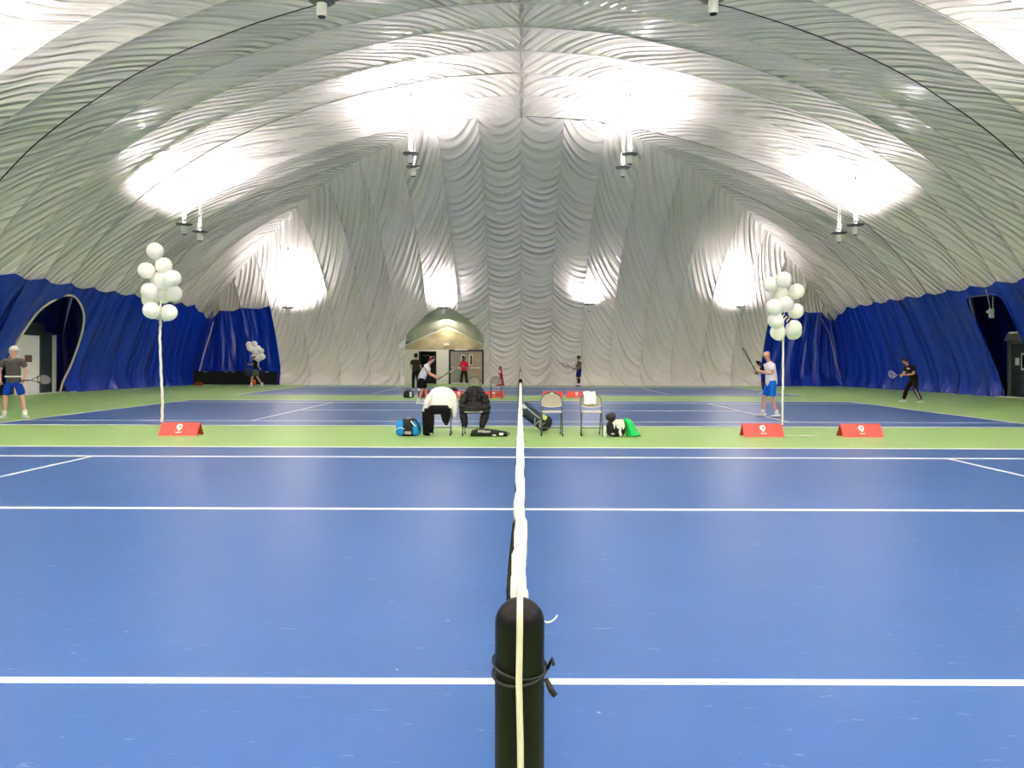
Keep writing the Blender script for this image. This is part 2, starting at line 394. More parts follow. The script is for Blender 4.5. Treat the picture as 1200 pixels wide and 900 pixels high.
# ---------------- floor and courts ----------------
def court_paint(name, rgb, rgb2, rough):
    m = mat(name, rgb, rough, spec=.35); b = m.node_tree.nodes['Principled BSDF']
    tc = N(m, 'ShaderNodeTexCoord')
    n = N(m, 'ShaderNodeTexNoise', i_Scale=.9, i_Detail=6.0, i_Roughness=.6); L(m, tc.outputs['Object'], n.inputs['Vector'])
    mx = N(m, 'ShaderNodeMix', data_type='RGBA'); mx.inputs['A'].default_value = (*lin(rgb), 1); mx.inputs['B'].default_value = (*lin(rgb2), 1)
    r = N(m, 'ShaderNodeMapRange', i_From_Min=.3, i_From_Max=.75); L(m, n.outputs['Fac'], r.inputs[0]); L(m, r.outputs[0], mx.inputs['Factor'])
    # ball scuffs and specks worn into the paint
    mp = N(m, 'ShaderNodeMapping'); mp.inputs['Scale'].default_value = (1, 3.2, 1); mp.inputs['Rotation'].default_value = (0, 0, .2); L(m, tc.outputs['Object'], mp.inputs[0])
    n2 = N(m, 'ShaderNodeTexNoise', i_Scale=5.0, i_Detail=8.0, i_Roughness=.72); L(m, mp.outputs[0], n2.inputs['Vector'])
    r2 = N(m, 'ShaderNodeMapRange', i_From_Min=.61, i_From_Max=.80, i_To_Max=.6); L(m, n2.outputs['Fac'], r2.inputs[0])
    vo = N(m, 'ShaderNodeTexVoronoi', i_Scale=3.4); L(m, tc.outputs['Object'], vo.inputs['Vector'])
    r3 = N(m, 'ShaderNodeMapRange', i_From_Min=.034, i_From_Max=.012, i_To_Max=.75); L(m, vo.outputs['Distance'], r3.inputs[0])
    add = N(m, 'ShaderNodeMath', operation='MAXIMUM'); L(m, r2.outputs[0], add.inputs[0]); L(m, r3.outputs[0], add.inputs[1])
    m2 = N(m, 'ShaderNodeMix', data_type='RGBA'); L(m, add.outputs[0], m2.inputs['Factor']); L(m, mx.outputs['Result'], m2.inputs['A']); m2.inputs['B'].default_value = (*lin((176, 194, 226)), 1)
    L(m, m2.outputs['Result'], b.inputs['Base Color'])
    n4 = N(m, 'ShaderNodeTexNoise', i_Scale=90.0, i_Detail=3.0); L(m, tc.outputs['Object'], n4.inputs['Vector'])
    bp = N(m, 'ShaderNodeBump', i_Strength=.25, i_Distance=.004); L(m, n4.outputs['Fac'], bp.inputs['Height']); L(m, bp.outputs[0], b.inputs['Normal'])
    return m
GREEN = court_paint('green_acrylic', (148, 186, 108), (156, 194, 114), .45)
CBLUE = court_paint('blue_acrylic', (50, 91, 152), (56, 98, 162), .36)
LINE = noisy(mat('line_paint', (240, 242, 240), .5), 20, .05)
floor = G().box((0, (YFRONT+49.5)/2, -.05), (44, 49.5-YFRONT, .1)).build('floor', GREEN, kind='structure')
DNEAR = 1.27
def ln(g, x0, x1, y0, y1): return g.box(((x0+x1)/2, (y0+y1)/2, .0065), (abs(x1-x0), abs(y1-y0), .003))
for c in range(3):
    d1 = DNEAR+.914+c*15.15; s1 = d1+1.37; cc = d1+5.485; s2 = d1+9.6; d2 = d1+10.97; bx = 11.885
    cs = G().box((0, (d1+d2)/2, .0025), (2*bx, d2-d1, .005)).build('court_surface', CBLUE, floor)
    t = .058 if c == 0 else .085
    if c == 0: T = {d1: .05, s1: .062, cc: .085, s2: .11, d2: .10}
    else: T = {d1: .12, s1: .085, cc: .11, s2: .14, d2: .14}
    for y in (d1, d2, s1, s2):
        w = T[y]; e = (d1 == y)*w/2-(d2 == y)*w/2
        ln(G(), -bx, bx, y+e-w/2, y+e+w/2).build('court_line', LINE, cs)
    ln(G(), -6.4, 6.4, cc-T[cc]/2, cc+T[cc]/2).build('court_line', LINE, cs)
    for sx in (-1, 1):
        ln(G(), sx*6.4-.03, sx*6.4+.03, s1+.05, s2-.05).build('court_line', LINE, cs)
        ln(G(), sx*(bx-.1), sx*bx, d1+.1, d2-.1).build('court_line', LINE, cs)
# ---------------- uplights ----------------
METAL = mat('lamp_enamel', (225, 225, 220), .35, spec=.5); DISC = mat('lamp_disc', (120, 122, 124), .4, .6); DARK = mat('dark_rubber', (18, 18, 19), .5)
GLOW = mat('lamp_glow', (255, 250, 240), .5); _b = GLOW.node_tree.nodes['Principled BSDF']
_b.inputs['Emission Color'].default_value = (*LAMP_COL, 1); _b.inputs['Emission Strength'].default_value = 6
def uplight(p, label, group, top=None, power=1.0, disc=True, wires=True, tilt=0, cone=158):
    t = empty('uplight', p, label=label, cat='lamp', group=group)
    g = G(); g.lathe([(.10, -.02), (.125, -.02), (.125, -.30), (.12, -.34), (.09, -.345)], 20); g.build('lamp_housing', METAL, t, smooth=False)
    G().lathe([(.085, -.36), (.1, -.343)], 16).build('bottom_cap', DARK, t)
    if disc:
        G().lathe([(.10, -.02), (.29, .02), (.33, .05), (.33, .065), (.28, .045), (.10, .02)], 28).build('reflector_disc', DISC, t, smooth=False)
    G().box((-.09, 0, .10), (.13, .10, .14)).box((-.09, 0, .19), (.06, .06, .06)).build('ballast_box', METAL, t)
    G().lathe([(.03, .02), (.05, .05), (.05, .12), (.02, .15)], 12).build('bulb', GLOW, t, smooth=True)
    if wires:
        h = (top if top is not None else vault_z(p[0], p[1])+.12)-p[2]
        for dx in (-.05, .06): G().tube([(dx, 0, .06), (dx*.35, 0, h)], .009, 4).build('hanging_wire', METAL, t)
        G().box((0, 0, h-.45), (.04, .03, .14)).build('wire_clamp', mat('clamp_grey', (70, 72, 74), .4, .7), t)
    ld = bpy.data.lights.new('uplight_bulb', 'SPOT'); ld.energy = LAMP_W*.56*power; ld.color = LAMP_COL
    ld.spot_size = math.radians(cone); ld.spot_blend = 1.0; ld.shadow_soft_size = .12
    lo = bpy.data.objects.new('uplight_bulb', ld); C.objects.link(lo); lo.parent = t; lo.location = (0, 0, .28); lo.rotation_euler = (PI-tilt, 0, 0)
    return t
cols = [(-13.75, 6.95, 'far left'), (-4.7, 9.8, 'left of the ridge'), (4.6, 9.8, 'right of the ridge'), (13.55, 7.05, 'far right')]
GU = 'twin uplights hung from the vault'
uplight((-13.7, 32, 6.9), 'left lamp of the lower pair hanging on the left side of the vault', GU)
uplight((-13.87, 34, 6.93), 'right lamp of the lower pair hanging on the left side of the vault', GU)
uplight((-4.5, 32, 9.8), 'upper lamp of the high pair left of the ridge', GU)
uplight((-4.65, 34, 9.75), 'lower lamp of the high pair left of the ridge', GU)
uplight((4.42, 32, 9.8), 'upper lamp of the high pair right of the ridge', GU)
uplight((4.4, 34, 9.75), 'lower lamp of the high pair right of the ridge', GU)
uplight((12.95+.65, 32, 6.95), 'right lamp of the lower pair hanging on the right side of the vault', GU)
uplight((13.75, 34, 6.95), 'left lamp of the lower pair hanging on the right side of the vault', GU)
uplight((-4.95, 19.5, 10.3), 'white lamp cut by the top edge, left of the ridge', GU)
uplight((4.75, 19.5, 10.4), 'white lamp cut by the top edge, right of the ridge', GU)
# rows over the near court and behind the photographer, two rearmost overdriven to add ambient fill
k = 0
for yy, xs in ((17.5, (-4.9, 4.8)), (18.6, (-13.8, 13.8)), (4.5, (-13.8, -4.8, 4.8, 13.8)), (-9, (-13.8, -4.8, 4.8, 13.8))):
    for xx in xs:
        uplight((xx, yy, 7.0 if abs(xx) > 9 else 10.2), 'hanging uplight ' + {-13.8: 'above the left side', 13.8: 'above the right side'}.get(xx, 'left of the ridge' if xx < 0 else 'right of the ridge') + {17.5: ' just beyond the top edge of the view', 18.6: ' over the near court beyond the view', 4.5: ' level with the near post', -9: ' behind the photographer'}[yy], 'uplights outside the view', power={17.5: 1.0, 18.6: 1.8, 4.5: 5.8, -9: 8.5}[yy])
GB = 'low uplights along the end wall'
uplight(tuple(at(337, 363, 44.6)), 'low lamp on the end wall left of the blue corner edge', GB, top=8.2, power=1.15, tilt=.62, cone=145)
uplight(tuple(at(519, 362, 44.6)), 'low lamp above the arched entrance', GB, top=9.5, power=1.15, tilt=.62, cone=145)
uplight(tuple(at(690, 357, 44.6)), 'low lamp on the end wall right of the net line', GB, top=9.5, power=1.15, tilt=.62, cone=145)
uplight(tuple(at(868, 359, 44.6)), 'low lamp on the end wall beside the right balloons', GB, top=8.2, power=1.15, tilt=.62, cone=145)
# ---------------- arched entrance in the end wall ----------------
CANOPY = fabric('canopy_fabric', (196, 200, 192), .4, [(1.5, .03, 1.2, 0)], (3, 3, .01, 1), (1, 1, .05, 1))
PLY = noisy(mat('gable_board', (196, 182, 150), .35, .3), 1.6, .35)
STEEL = noisy(mat('door_steel', (150, 146, 138), .35, .55), 2.0, .15)
DSTEEL = noisy(mat('dark_steel', (66, 78, 80), .35, .5), 2.0, .2)
WPAINT = noisy(mat('white_paint', (226, 226, 220), .45), 3, .05)
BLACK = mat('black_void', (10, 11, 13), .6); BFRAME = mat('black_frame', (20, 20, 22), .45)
WHITEP = mat('plain_plastic', (240, 240, 236), .4); BLACKP = mat('black_plastic', (15, 15, 16), .4)
GLASSD = mat('dark_glass', (18, 22, 24), .08, spec=.8)
YV = 47.9
outl = [(-6.80, .0), (-6.80, 2.95), (-6.2, 3.5), (-5.5, 4.1), (-4.9, 4.45), (-4.4, 4.56), (-3.9, 4.45), (-3.3, 4.05), (-2.6, 3.45), (-2.08, 2.95), (-2.08, .0)]
gab = [(-7.1, .0), (-7.1, 2.3), (-6.5, 2.6), (-5.8, 2.9), (-5.1, 3.18), (-4.45, 3.45), (-3.9, 3.2), (-3.3, 2.9), (-2.7, 2.62), (-2.0, 2.3), (-2.0, .0)]
A = np.array([list(p) for p in smooth_poly([(a, 0, b) for a, b in outl], 6)])[:, [0, 2]]
B = np.array([list(p) for p in smooth_poly([(a, 0, b) for a, b in gab], 6)])[:, [0, 2]]
tq = np.linspace(0, 1, 16)[:, None, None]; P2 = A[None]*(1-tq)+B[None]*tq
def end_y(z): return np.interp(z, [0, .5, 1.2, 3, 4.6], [45.95, 46.15, 46.3, 46.55, 46.5])
yy = end_y(A[:, 1])[None]*(1-tq[..., 0])+YV*tq[..., 0]
P3 = np.stack([P2[..., 0], yy, P2[..., 1]-.12*np.sin(PI*tq[..., 0])*(P2[..., 1] > 2.3)], -1)
sheet('canopy', P3, np.stack([np.broadcast_to(tq[..., 0]*2, yy.shape), P2[..., 0]*1.2], -1), CANOPY, wall_back)
G().tube([(a, y-.03, b) for (a, b), y in zip(A, end_y(A[:, 1]))], .05, 6).build('arch_hem', WELT, wall_back, smooth=True)
ent = empty('wall_entrance', kind='structure')
def vx(px): return (px-VX)*YV/FPX
def vz(px, py): return at(px, py, YV).z
G().prism([(-7.2, 2.1), (-1.9, 2.1), (-1.9, 2.35), (-4.45, 3.5), (-7.2, 2.3)], YV, YV+.08).build('gable_board', PLY, ent)
G().tube([(-7.1, YV-.04, 2.33), (-4.45, YV-.04, 3.46), (-1.98, YV-.04, 2.33)], .05, 6).build('gable_trim', WPAINT, ent)
def vb(nm, x0, x1, z0, z1, m, par, d=.06, y=0): return G().box(((x0+x1)/2, YV-y, (z0+z1)/2), (x1-x0, d, z1-z0)).build(nm, m, par)
vb('wall_panel', -7.2, vx(491), 0, 2.1, WPAINT, ent); vb('wall_panel', vx(511.5), vx(526), 0, 2.1, WPAINT, ent)
vb('wall_panel', vx(491), vx(511.5), 1.98, 2.1, WPAINT, ent); vb('wall_panel', vx(566.5), -1.9, 0, 2.1, WPAINT, ent)
vb('top_rail', vx(533), vx(548), 2.02, 2.14, WPAINT, ent, .05, .08)
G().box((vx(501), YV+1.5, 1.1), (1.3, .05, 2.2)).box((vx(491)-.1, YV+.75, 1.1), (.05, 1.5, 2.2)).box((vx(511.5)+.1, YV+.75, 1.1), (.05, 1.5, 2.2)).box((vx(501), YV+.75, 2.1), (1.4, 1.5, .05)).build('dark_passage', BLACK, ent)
d2 = empty('door_1', kind='structure'); x0, x1 = vx(491), vx(511.5)
G().box((x0+.03, YV-.05, 1), (.06, .1, 2)).box((x1-.03, YV-.05, 1), (.06, .1, 2)).box(((x0+x1)/2, YV-.05, 1.97), (x1-x0, .1, .06)).build('door_frame', BFRAME, d2)
G().box((x0+.35, YV+.7, 1.75), (.42, .04, .05)).build('door_closer', STEEL, d2)
d1 = empty('door_2', kind='structure'); x0, x1 = vx(526), vx(567); xm = vx(548.5)
G().box((x0+.06, YV-.06, 1.03), (.12, .12, 2.06)).box((x1-.05, YV-.06, 1.03), (.1, .12, 2.06)).box(((x0+x1)/2, YV-.06, 2.03), (x1-x0, .12, .07)).build('door_frame', BFRAME, d1)
for a, b, m in ((x0+.12, xm-.01, STEEL), (xm+.01, x1-.1, noisy(mat('door_steel_warm', (176, 158, 138), .35, .45), 2, .15))):
    lf = vb('door_leaf', a, b, .02, 1.99, m, d1, .05, .02)
    vb('push_bar', a+.1, b-.1, .97, 1.03, METAL, lf, .08, .08)
    wx = b-.3 if m is STEEL else a+.18
    vb('vision_frame', wx-.11, wx+.11, 1.15, 1.8, WPAINT, lf, .03, .06); vb('vision_glass', wx-.06, wx+.06, 1.2, 1.75, GLASSD, lf, .03, .07)
    vb('kick_strip', a+.02, b-.02, .03, .10, METAL, lf, .02, .055)
t = empty('emergency_light', at(523, 404, YV-.1), label='small twin-headed white emergency light on the gable above the entrance doors', cat='lamp')
G().box((0, .02, 0), (.36, .08, .12)).build('case', WHITEP, t)
for s_ in (-1, 1): G().lathe([(.04, 0), (.075, .05), (.075, .07)], 12, (s_*.12, -.02, .07)).build('lamp_head', WHITEP, t, smooth=False)

ld = bpy.data.lights.new('entrance_bulb', 'AREA'); ld.energy = 16; ld.size = .5; ld.color = (1, .86, .66)
t = empty('batten_light', (-4.45, 46.9, 3.75), label='small warm lamp tucked under the arch canopy before the gable', cat='lamp')
G().box((0, 0, .04), (.5, .12, .05)).build('case', WHITEP, t); G().tube([(0, 0, .05), (0, 0, .45)], .01, 5).build('hanger', METAL, t)
lo = bpy.data.objects.new('entrance_bulb', ld); C.objects.link(lo); lo.parent = t; lo.rotation_euler = (.5, 0, 0)

# ---------------- side doors ----------------
def side_door(nm, sd, ya, yb, top, leafm, framem, xw, transom=0):
    d = empty(nm, kind='structure'); X = sd*xw
    def bx(n, a, b, z0, z1, m, dep, off, par=d): return G().box((X-sd*off, (a+b)/2, (z0+z1)/2), (dep, b-a, z1-z0)).build(n, m, par)
    lf = bx('door_leaf', ya, yb, .02, top, leafm, .06, 0)
    g = G()
    for y in (ya-.07, yb+.07): g.box((X-sd*.03, y, top/2+.04), (.16, .14, top+.08))
    g.box((X-sd*.03, (ya+yb)/2, top+.06), (.16, yb-ya+.28, .12)); g.build('door_frame', framem, d)
    return d, lf, bx
d, lf, bx = side_door('door_3', -1, 31.6, 33.4, 2.45, mat('white_door', (252, 252, 252), .35, Emission_Color=(*lin((236, 238, 236)), 1), Emission_Strength=0), DSTEEL, 20.45)
bx('wall_panel', 33.5, 34.25, .0, 2.6, DSTEEL, .08, .02); bx('corner_post', 34.3, 34.5, .0, 2.5, WPAINT, .16, .02)
bx('header_panel', 31.2, 33.6, 2.57, 3.0, DSTEEL, .08, .02)
bx('sign_plaque', 32.4, 32.85, 1.33, 1.62, mat('plaque', (120, 88, 78), .4), .02, .045, lf)
bx('door_handle', 32.0, 32.14, .98, 1.03, METAL, .08, .06, lf)
G().box((-20.05, 33.0, .015), (.5, 4.2, .03)).build('threshold', WPAINT, d)
d, lf, bx = side_door('door_4', 1, 31.05, 32.75, 2.2, DSTEEL, STEEL, 20.45)
G().prism([(30.9, 2.32), (32.9, 2.32), (32.7, 2.62), (31.1, 2.62)], 20.2, 20.5, 'X').build('transom', STEEL, d)
bx('head_trim', 31.4, 32.55, 2.62, 2.69, WPAINT, .3, .12)
bx('notice', 32.2, 32.46, 1.32, 1.62, WHITEP, .01, .04, lf)
bx('vision_frame', 31.5, 32.05, 1.12, 1.82, WHITEP, .03, .04, lf); bx('vision_glass', 31.57, 31.98, 1.2, 1.74, GLASSD, .03, .05, lf)
bx('push_bar', 31.15, 32.6, .95, 1.0, BFRAME, .05, .06, lf)
G().box((20.05, 31.9, .015), (.5, 2.6, .03)).build('threshold', WPAINT, d)
p = at(1161.5, 364, 30.9)
t = empty('emergency_light', p, label='white and pale green emergency light box hanging on cords in the right doorway opening', cat='lamp')
G().box((0, 0, 0), (.16, .10, .36)).build('case', mat('pale_green_plastic', (196, 222, 208), .35), t)
G().box((-.10, -.03, .06), (.12, .09, .10)).ball((-.17, -.03, .06), .05, 10, 6).build('lamp_head', WHITEP, t)
tz = 4.32-p.z
for s_ in (-1, 1): G().tube([(s_*.05, 0, .17), (s_*.07-.02, 0, .4), (s_*.16-.05, .02, tz)], .012, 5).build('cord', mat('cord_white', (210, 206, 196), .6), t)
# light coloured strips where the curtains part in the corners
for pts in (((250, 379, 46.3), (246.5, 392, 46.2), (237, 424, 45.9), (230, 452.5, 45.4)), ((962, 371, 46.5), (971, 387, 46.3), (979, 420, 46.0), (988, 449.5, 46.2))):
    G().tube([at(*q) for q in pts], [.03, .05, .05, .16 if pts[0][0] < 600 else .09], 6, flat=.3).build('corner_strip', mat('rope_white', (214, 206, 190), .6), wall_back, smooth=True)
# ---------------- nets and posts ----------------
POSTM = mat('post_black', (9, 8, 9), .42, spec=.2); VINYL = noisy(mat('white_vinyl', (238, 238, 232), .5), 9, .08)
TWINE = mat('net_twine', (16, 16, 18), .7); CABW = mat('cable_white', (212, 202, 194), .45)
def net_post(y, r, label, near=False):
    t = empty('net_post', (0, y, 0), label=label, cat='net post', group=None if near else 'net posts down the centre line')
    prof = [(r, .0), (r, 1.073-r)]+[(r*math.cos(a), 1.073-r+r*math.sin(a)) for a in np.linspace(.12, PI/2-.03, 9)]
    o = G().lathe(prof, 40 if near else 16).build('tube', POSTM, t); smooth_by_angle(o.data, 50)
    G().lathe([(r+.05, 0), (r+.05, .012), (r+.01, .016)], 24).build('floor_collar', BFRAME, t)
    if near:
        rr = r+.006; pth = [(.0, .1, 1.069)]+[(0, (rr-.0)*math.cos(a)*1.0, 1.073-r+rr*math.sin(a)) for a in np.linspace(1.2, PI, 14)]
        pth = [(0, .10, 1.066), (0, .05, 1.075)]+pth[4:]+[(-.001, -rr, .95), (.0015, -rr, .86), (.003, -rr, .7), (.003, -rr, .52)]
        G().tube(pth, .0052, 8).build('net_cable', CABW, t, smooth=True)
        g = G()
        for dz, tl, r_ in ((0, .05, .0026), (.010, -.06, .0022)):
            g.tube([((r+.0035)*math.cos(a), (r+.0035)*math.sin(a), .957+dz+.010*math.sin(a+tl*10)) for a in np.linspace(0, 2*PI, 33)[:-1]], r_, 6, closed=True)
        g.tube([(r+.004, -.02, .966), (r+.012, -.026, .985), (r+.014, -.03, .975)], .0028, 6)
        g.tube([(r+.001, -.03, .955), (r+.010, -.034, .938), (r+.016, -.036, .930)], [.004, .005, .0045], 6)
        g.build('tie_cord', BLACKP, t, smooth=True)
        G().tube(smooth_poly([(.037, .002, 1.036), (.045, .0, 1.033), (.054, -.001, 1.037), (.061, .0, 1.045)], 5), .0015, 6).build('loose_tie', mat('tie_white', (236, 236, 230), .5), t, smooth=True)
        g = G().box((0, -r-.035, .47), (.05, .06, .12)).lathe([(.03, -.02), (.03, .02)], 14, (0, -r-.07, .47), Matrix.Rotation(PI/2, 3, 'Y')).tube([(.02, -r-.07, .47), (.09, -r-.07, .47), (.10, -r-.07, .40), (.16, -r-.07, .40)], .008, 6)
        g.build('crank', BFRAME, t)
    return t
def net(ya, yb, label, fine, seed):
    rnd = random.Random(seed); ym = (ya+yb)/2
    t = empty('tennis_net', (0, ym, 0), label=label, cat='net')
    def top(y): a = abs(y-ym)/((yb-ya)/2); return .914+.145*a**1.15
    def off(y, z): 
        e = (y-ya)/(yb-ya); return -.034*math.exp(-((z-.86)/.16)**2)*math.exp(-(y-ya)/1.3) - .02*math.sin(PI*z)*math.sin(e*14)+.008*math.sin(y*5)
    n = 90 if fine else 40; ys = [ya+.10+(yb-ya-.2)*(i/n)**(1.6 if fine else 1) for i in range(n+1)]
    g = G(); P = [(.003*math.sin(y*7)+rnd.uniform(-.002, .002), y, top(y)-.022) for y in ys]
    v = []; f = []
    for (x, y, z) in P:
        w = .0125+.007*min(1, (y-ya)/4)+rnd.uniform(-.0025, .0025); lo = .05+rnd.uniform(-.006, .006)
        v += [(x-w*.3, y, z+.024), (x+w*.3, y, z+.024), (x+w, y, z+.014), (x+w*1.05, y, z-.02), (x+w*.8, y, z-lo), (x-w*.8, y, z-lo-.004), (x-w*1.05, y, z-.02), (x-w, y, z+.014)]
    m = 8
    for i in range(len(P)-1):
        for k in range(m): f.append((i*m+k, i*m+(k+1) % m, (i+1)*m+(k+1) % m, (i+1)*m+k))
    f += [tuple(range(m)), tuple(range(len(v)-1, len(v)-m-1, -1))]
    G().add(v, f).build('headband', VINYL, t, smooth=True, loc=(0, -ym, 0))
    g = G(); nv = 280 if fine else 130; step = (yb-ya-.16)/nv
    for i in range(nv+1):
        y = ya+.08+i*step; zt = top(y)-.05
        g.tube([(off(y, z)+.004*math.sin(i*2.3), y, z) for z in np.linspace(.03, zt, 8)], .0016 if fine else .003, 3)
    for k in range(22 if fine else 12):
        fz = k/(21 if fine else 11)
        g.tube([(off(y, .03+fz*(top(y)-.08)), y, .03+fz*(top(y)-.08)) for y in [ya+.08+(yb-ya-.16)*q/50 for q in range(51)]], .0016 if fine else .003, 3)
    g.build('netting', TWINE, t, loc=(0, -ym, 0), kind='stuff')
    G().tube([(0, ya+.03, top(ya)-.002), (0, ya+.12, top(ya)-.004)], .0045, 6).tube([(0, yb-.03, top(yb)-.002), (0, yb-.12, top(yb)-.004)], .0045, 6).build('end_cable', CABW, t, loc=(0, -ym, 0))
    G().box((0, ym, .914/2), (.012, .05, .90)).build('centre_strap', VINYL, t, loc=(0, -ym, 0))
    G().tube([(off(ya+.085, z)-.003, ya+.085, z) for z in np.linspace(.03, 1.03, 8)], .007, 6).tube([(0, yb-.085, z) for z in np.linspace(.03, 1.03, 8)], .007, 6).build('side_dowel', TWINE, t, loc=(0, -ym, 0))
    return t
net_post(1.27, .040, 'near black round net post with white cable over its domed top', True)
pl = ['far black post of the nearest net', 'near black post of the middle net', 'far black post of the middle net', 'near black post of the farthest net', 'far black post of the farthest net by the end wall']
for y, l_ in zip((14.07, 16.42, 29.22, 31.57, 44.37), pl): net_post(y, .04, l_)
net(1.27, 14.07, 'nearest tennis net seen end-on with white headband and black mesh', True, 1)
net(16.42, 29.22, 'middle tennis net seen end-on beyond the folding chairs', False, 2)
net(31.57, 44.37, 'farthest tennis net seen end-on in front of the end wall', False, 3)

# ---------------- red A-frame barriers ----------------
RED = noisy(mat('red_board', (240, 86, 78), .5), 6, .08); PRINT = mat('white_print', (248, 248, 244), .5)
def barrier(x0, Y, w, label, group, hw=.17, h=.245, text=True, rz=0):
    t = empty('court_barrier', (x0+w/2, Y, 0), rz, label=label, cat='barrier', group=group)
    for s_, nm in ((-1, 'front_board'), (1, 'back_board')):
        g = G(); th = .012
        a = Vector((0, s_*hw, .0)); b = Vector((0, s_*.006, h)); nrm = Vector((0, s_*h, hw)).normalized()*th
        v = [(x, *(p-q)[1:]) for x in (-w/2, w/2) for p, q in ((a, Vector()), (b, Vector()), (b, nrm), (a, nrm))]
        v = [(x, y, max(0, z)) for x, y, z in v]
        g.add(v, [(0, 1, 2, 3), (7, 6, 5, 4), (0, 4, 5, 1), (1, 5, 6, 2), (2, 6, 7, 3), (3, 7, 4, 0)]); g.build(nm, RED, t)
    G().box((0, 0, .03), (.02, hw*1.75, .012)).build('tie_strap', BLACKP, t)
    M = Matrix.Rotation(-(PI/2-math.atan2(h, hw)), 3, 'X'); up = Vector((0, hw, h)).normalized(); mid = Vector((0, -hw*.5-.003, h*.5))
    def on(u, v): p = Vector((u, -hw-.0025, 0.0))+up*v; return (p.x, p.y, p.z+.001)
    crest = [(-.055, .17), (-.06, .22), (-.035, .25), (.005, .262), (.04, .25), (.055, .215), (.045, .17), (.03, .135), (.0, .115), (-.02, .125), (-.03, .15)]
    g = G(); g.add([on(a, b) for a, b in crest]+[(p[0], p[1]-.003, p[2]+.002) for p in [on(a, b) for a, b in crest]], [tuple(range(11)), tuple(range(21, 10, -1))]+[(i, (i+1) % 11, 11+(i+1) % 11, 11+i) for i in range(11)])
    g.build('crest_print', PRINT, t)
    g = G(); v = [on(.0, .235), on(.028, .22), on(.022, .185), on(-.006, .175)]; v = [(x, y-.004, z+.0025) for x, y, z in v]; g.add(v, [(0, 1, 2, 3)]); g.build('crest_inset', RED, t)
    g = G()
    for k in range(6):
        a = -.055+k*.019; g.add([(x, y-.0015, z+.001) for x, y, z in (on(a, .065), on(a+.013, .065), on(a+.013, .09), on(a, .09))], [(0, 1, 2, 3)])
    g.build('small_lettering', PRINT, t)
    return t
GBR = 'red A-frame barriers beside the near court'
barrier(-6.91, 15.17, .74, 'red A-frame barrier left, under the left balloon cluster', GBR)
barrier(4.30, 15.27, .77, 'red A-frame barrier right of the chairs, under the right balloon cluster', GBR)
barrier(6.20, 15.27, .78, 'rightmost red A-frame barrier standing alone on the green', GBR)
GB2 = 'far red A-frame barriers between the courts'
for px, l_ in ((526, 'far red barrier seen between the white jacket and the puffer'), (567, 'far red barrier behind the second far chair'), (636, 'far red barrier behind the folding chair nearest the net'), (664, 'far red barrier left of the towel on the chair')):
    barrier(flr(px, 31).x, 31.0, .80, l_, GB2)

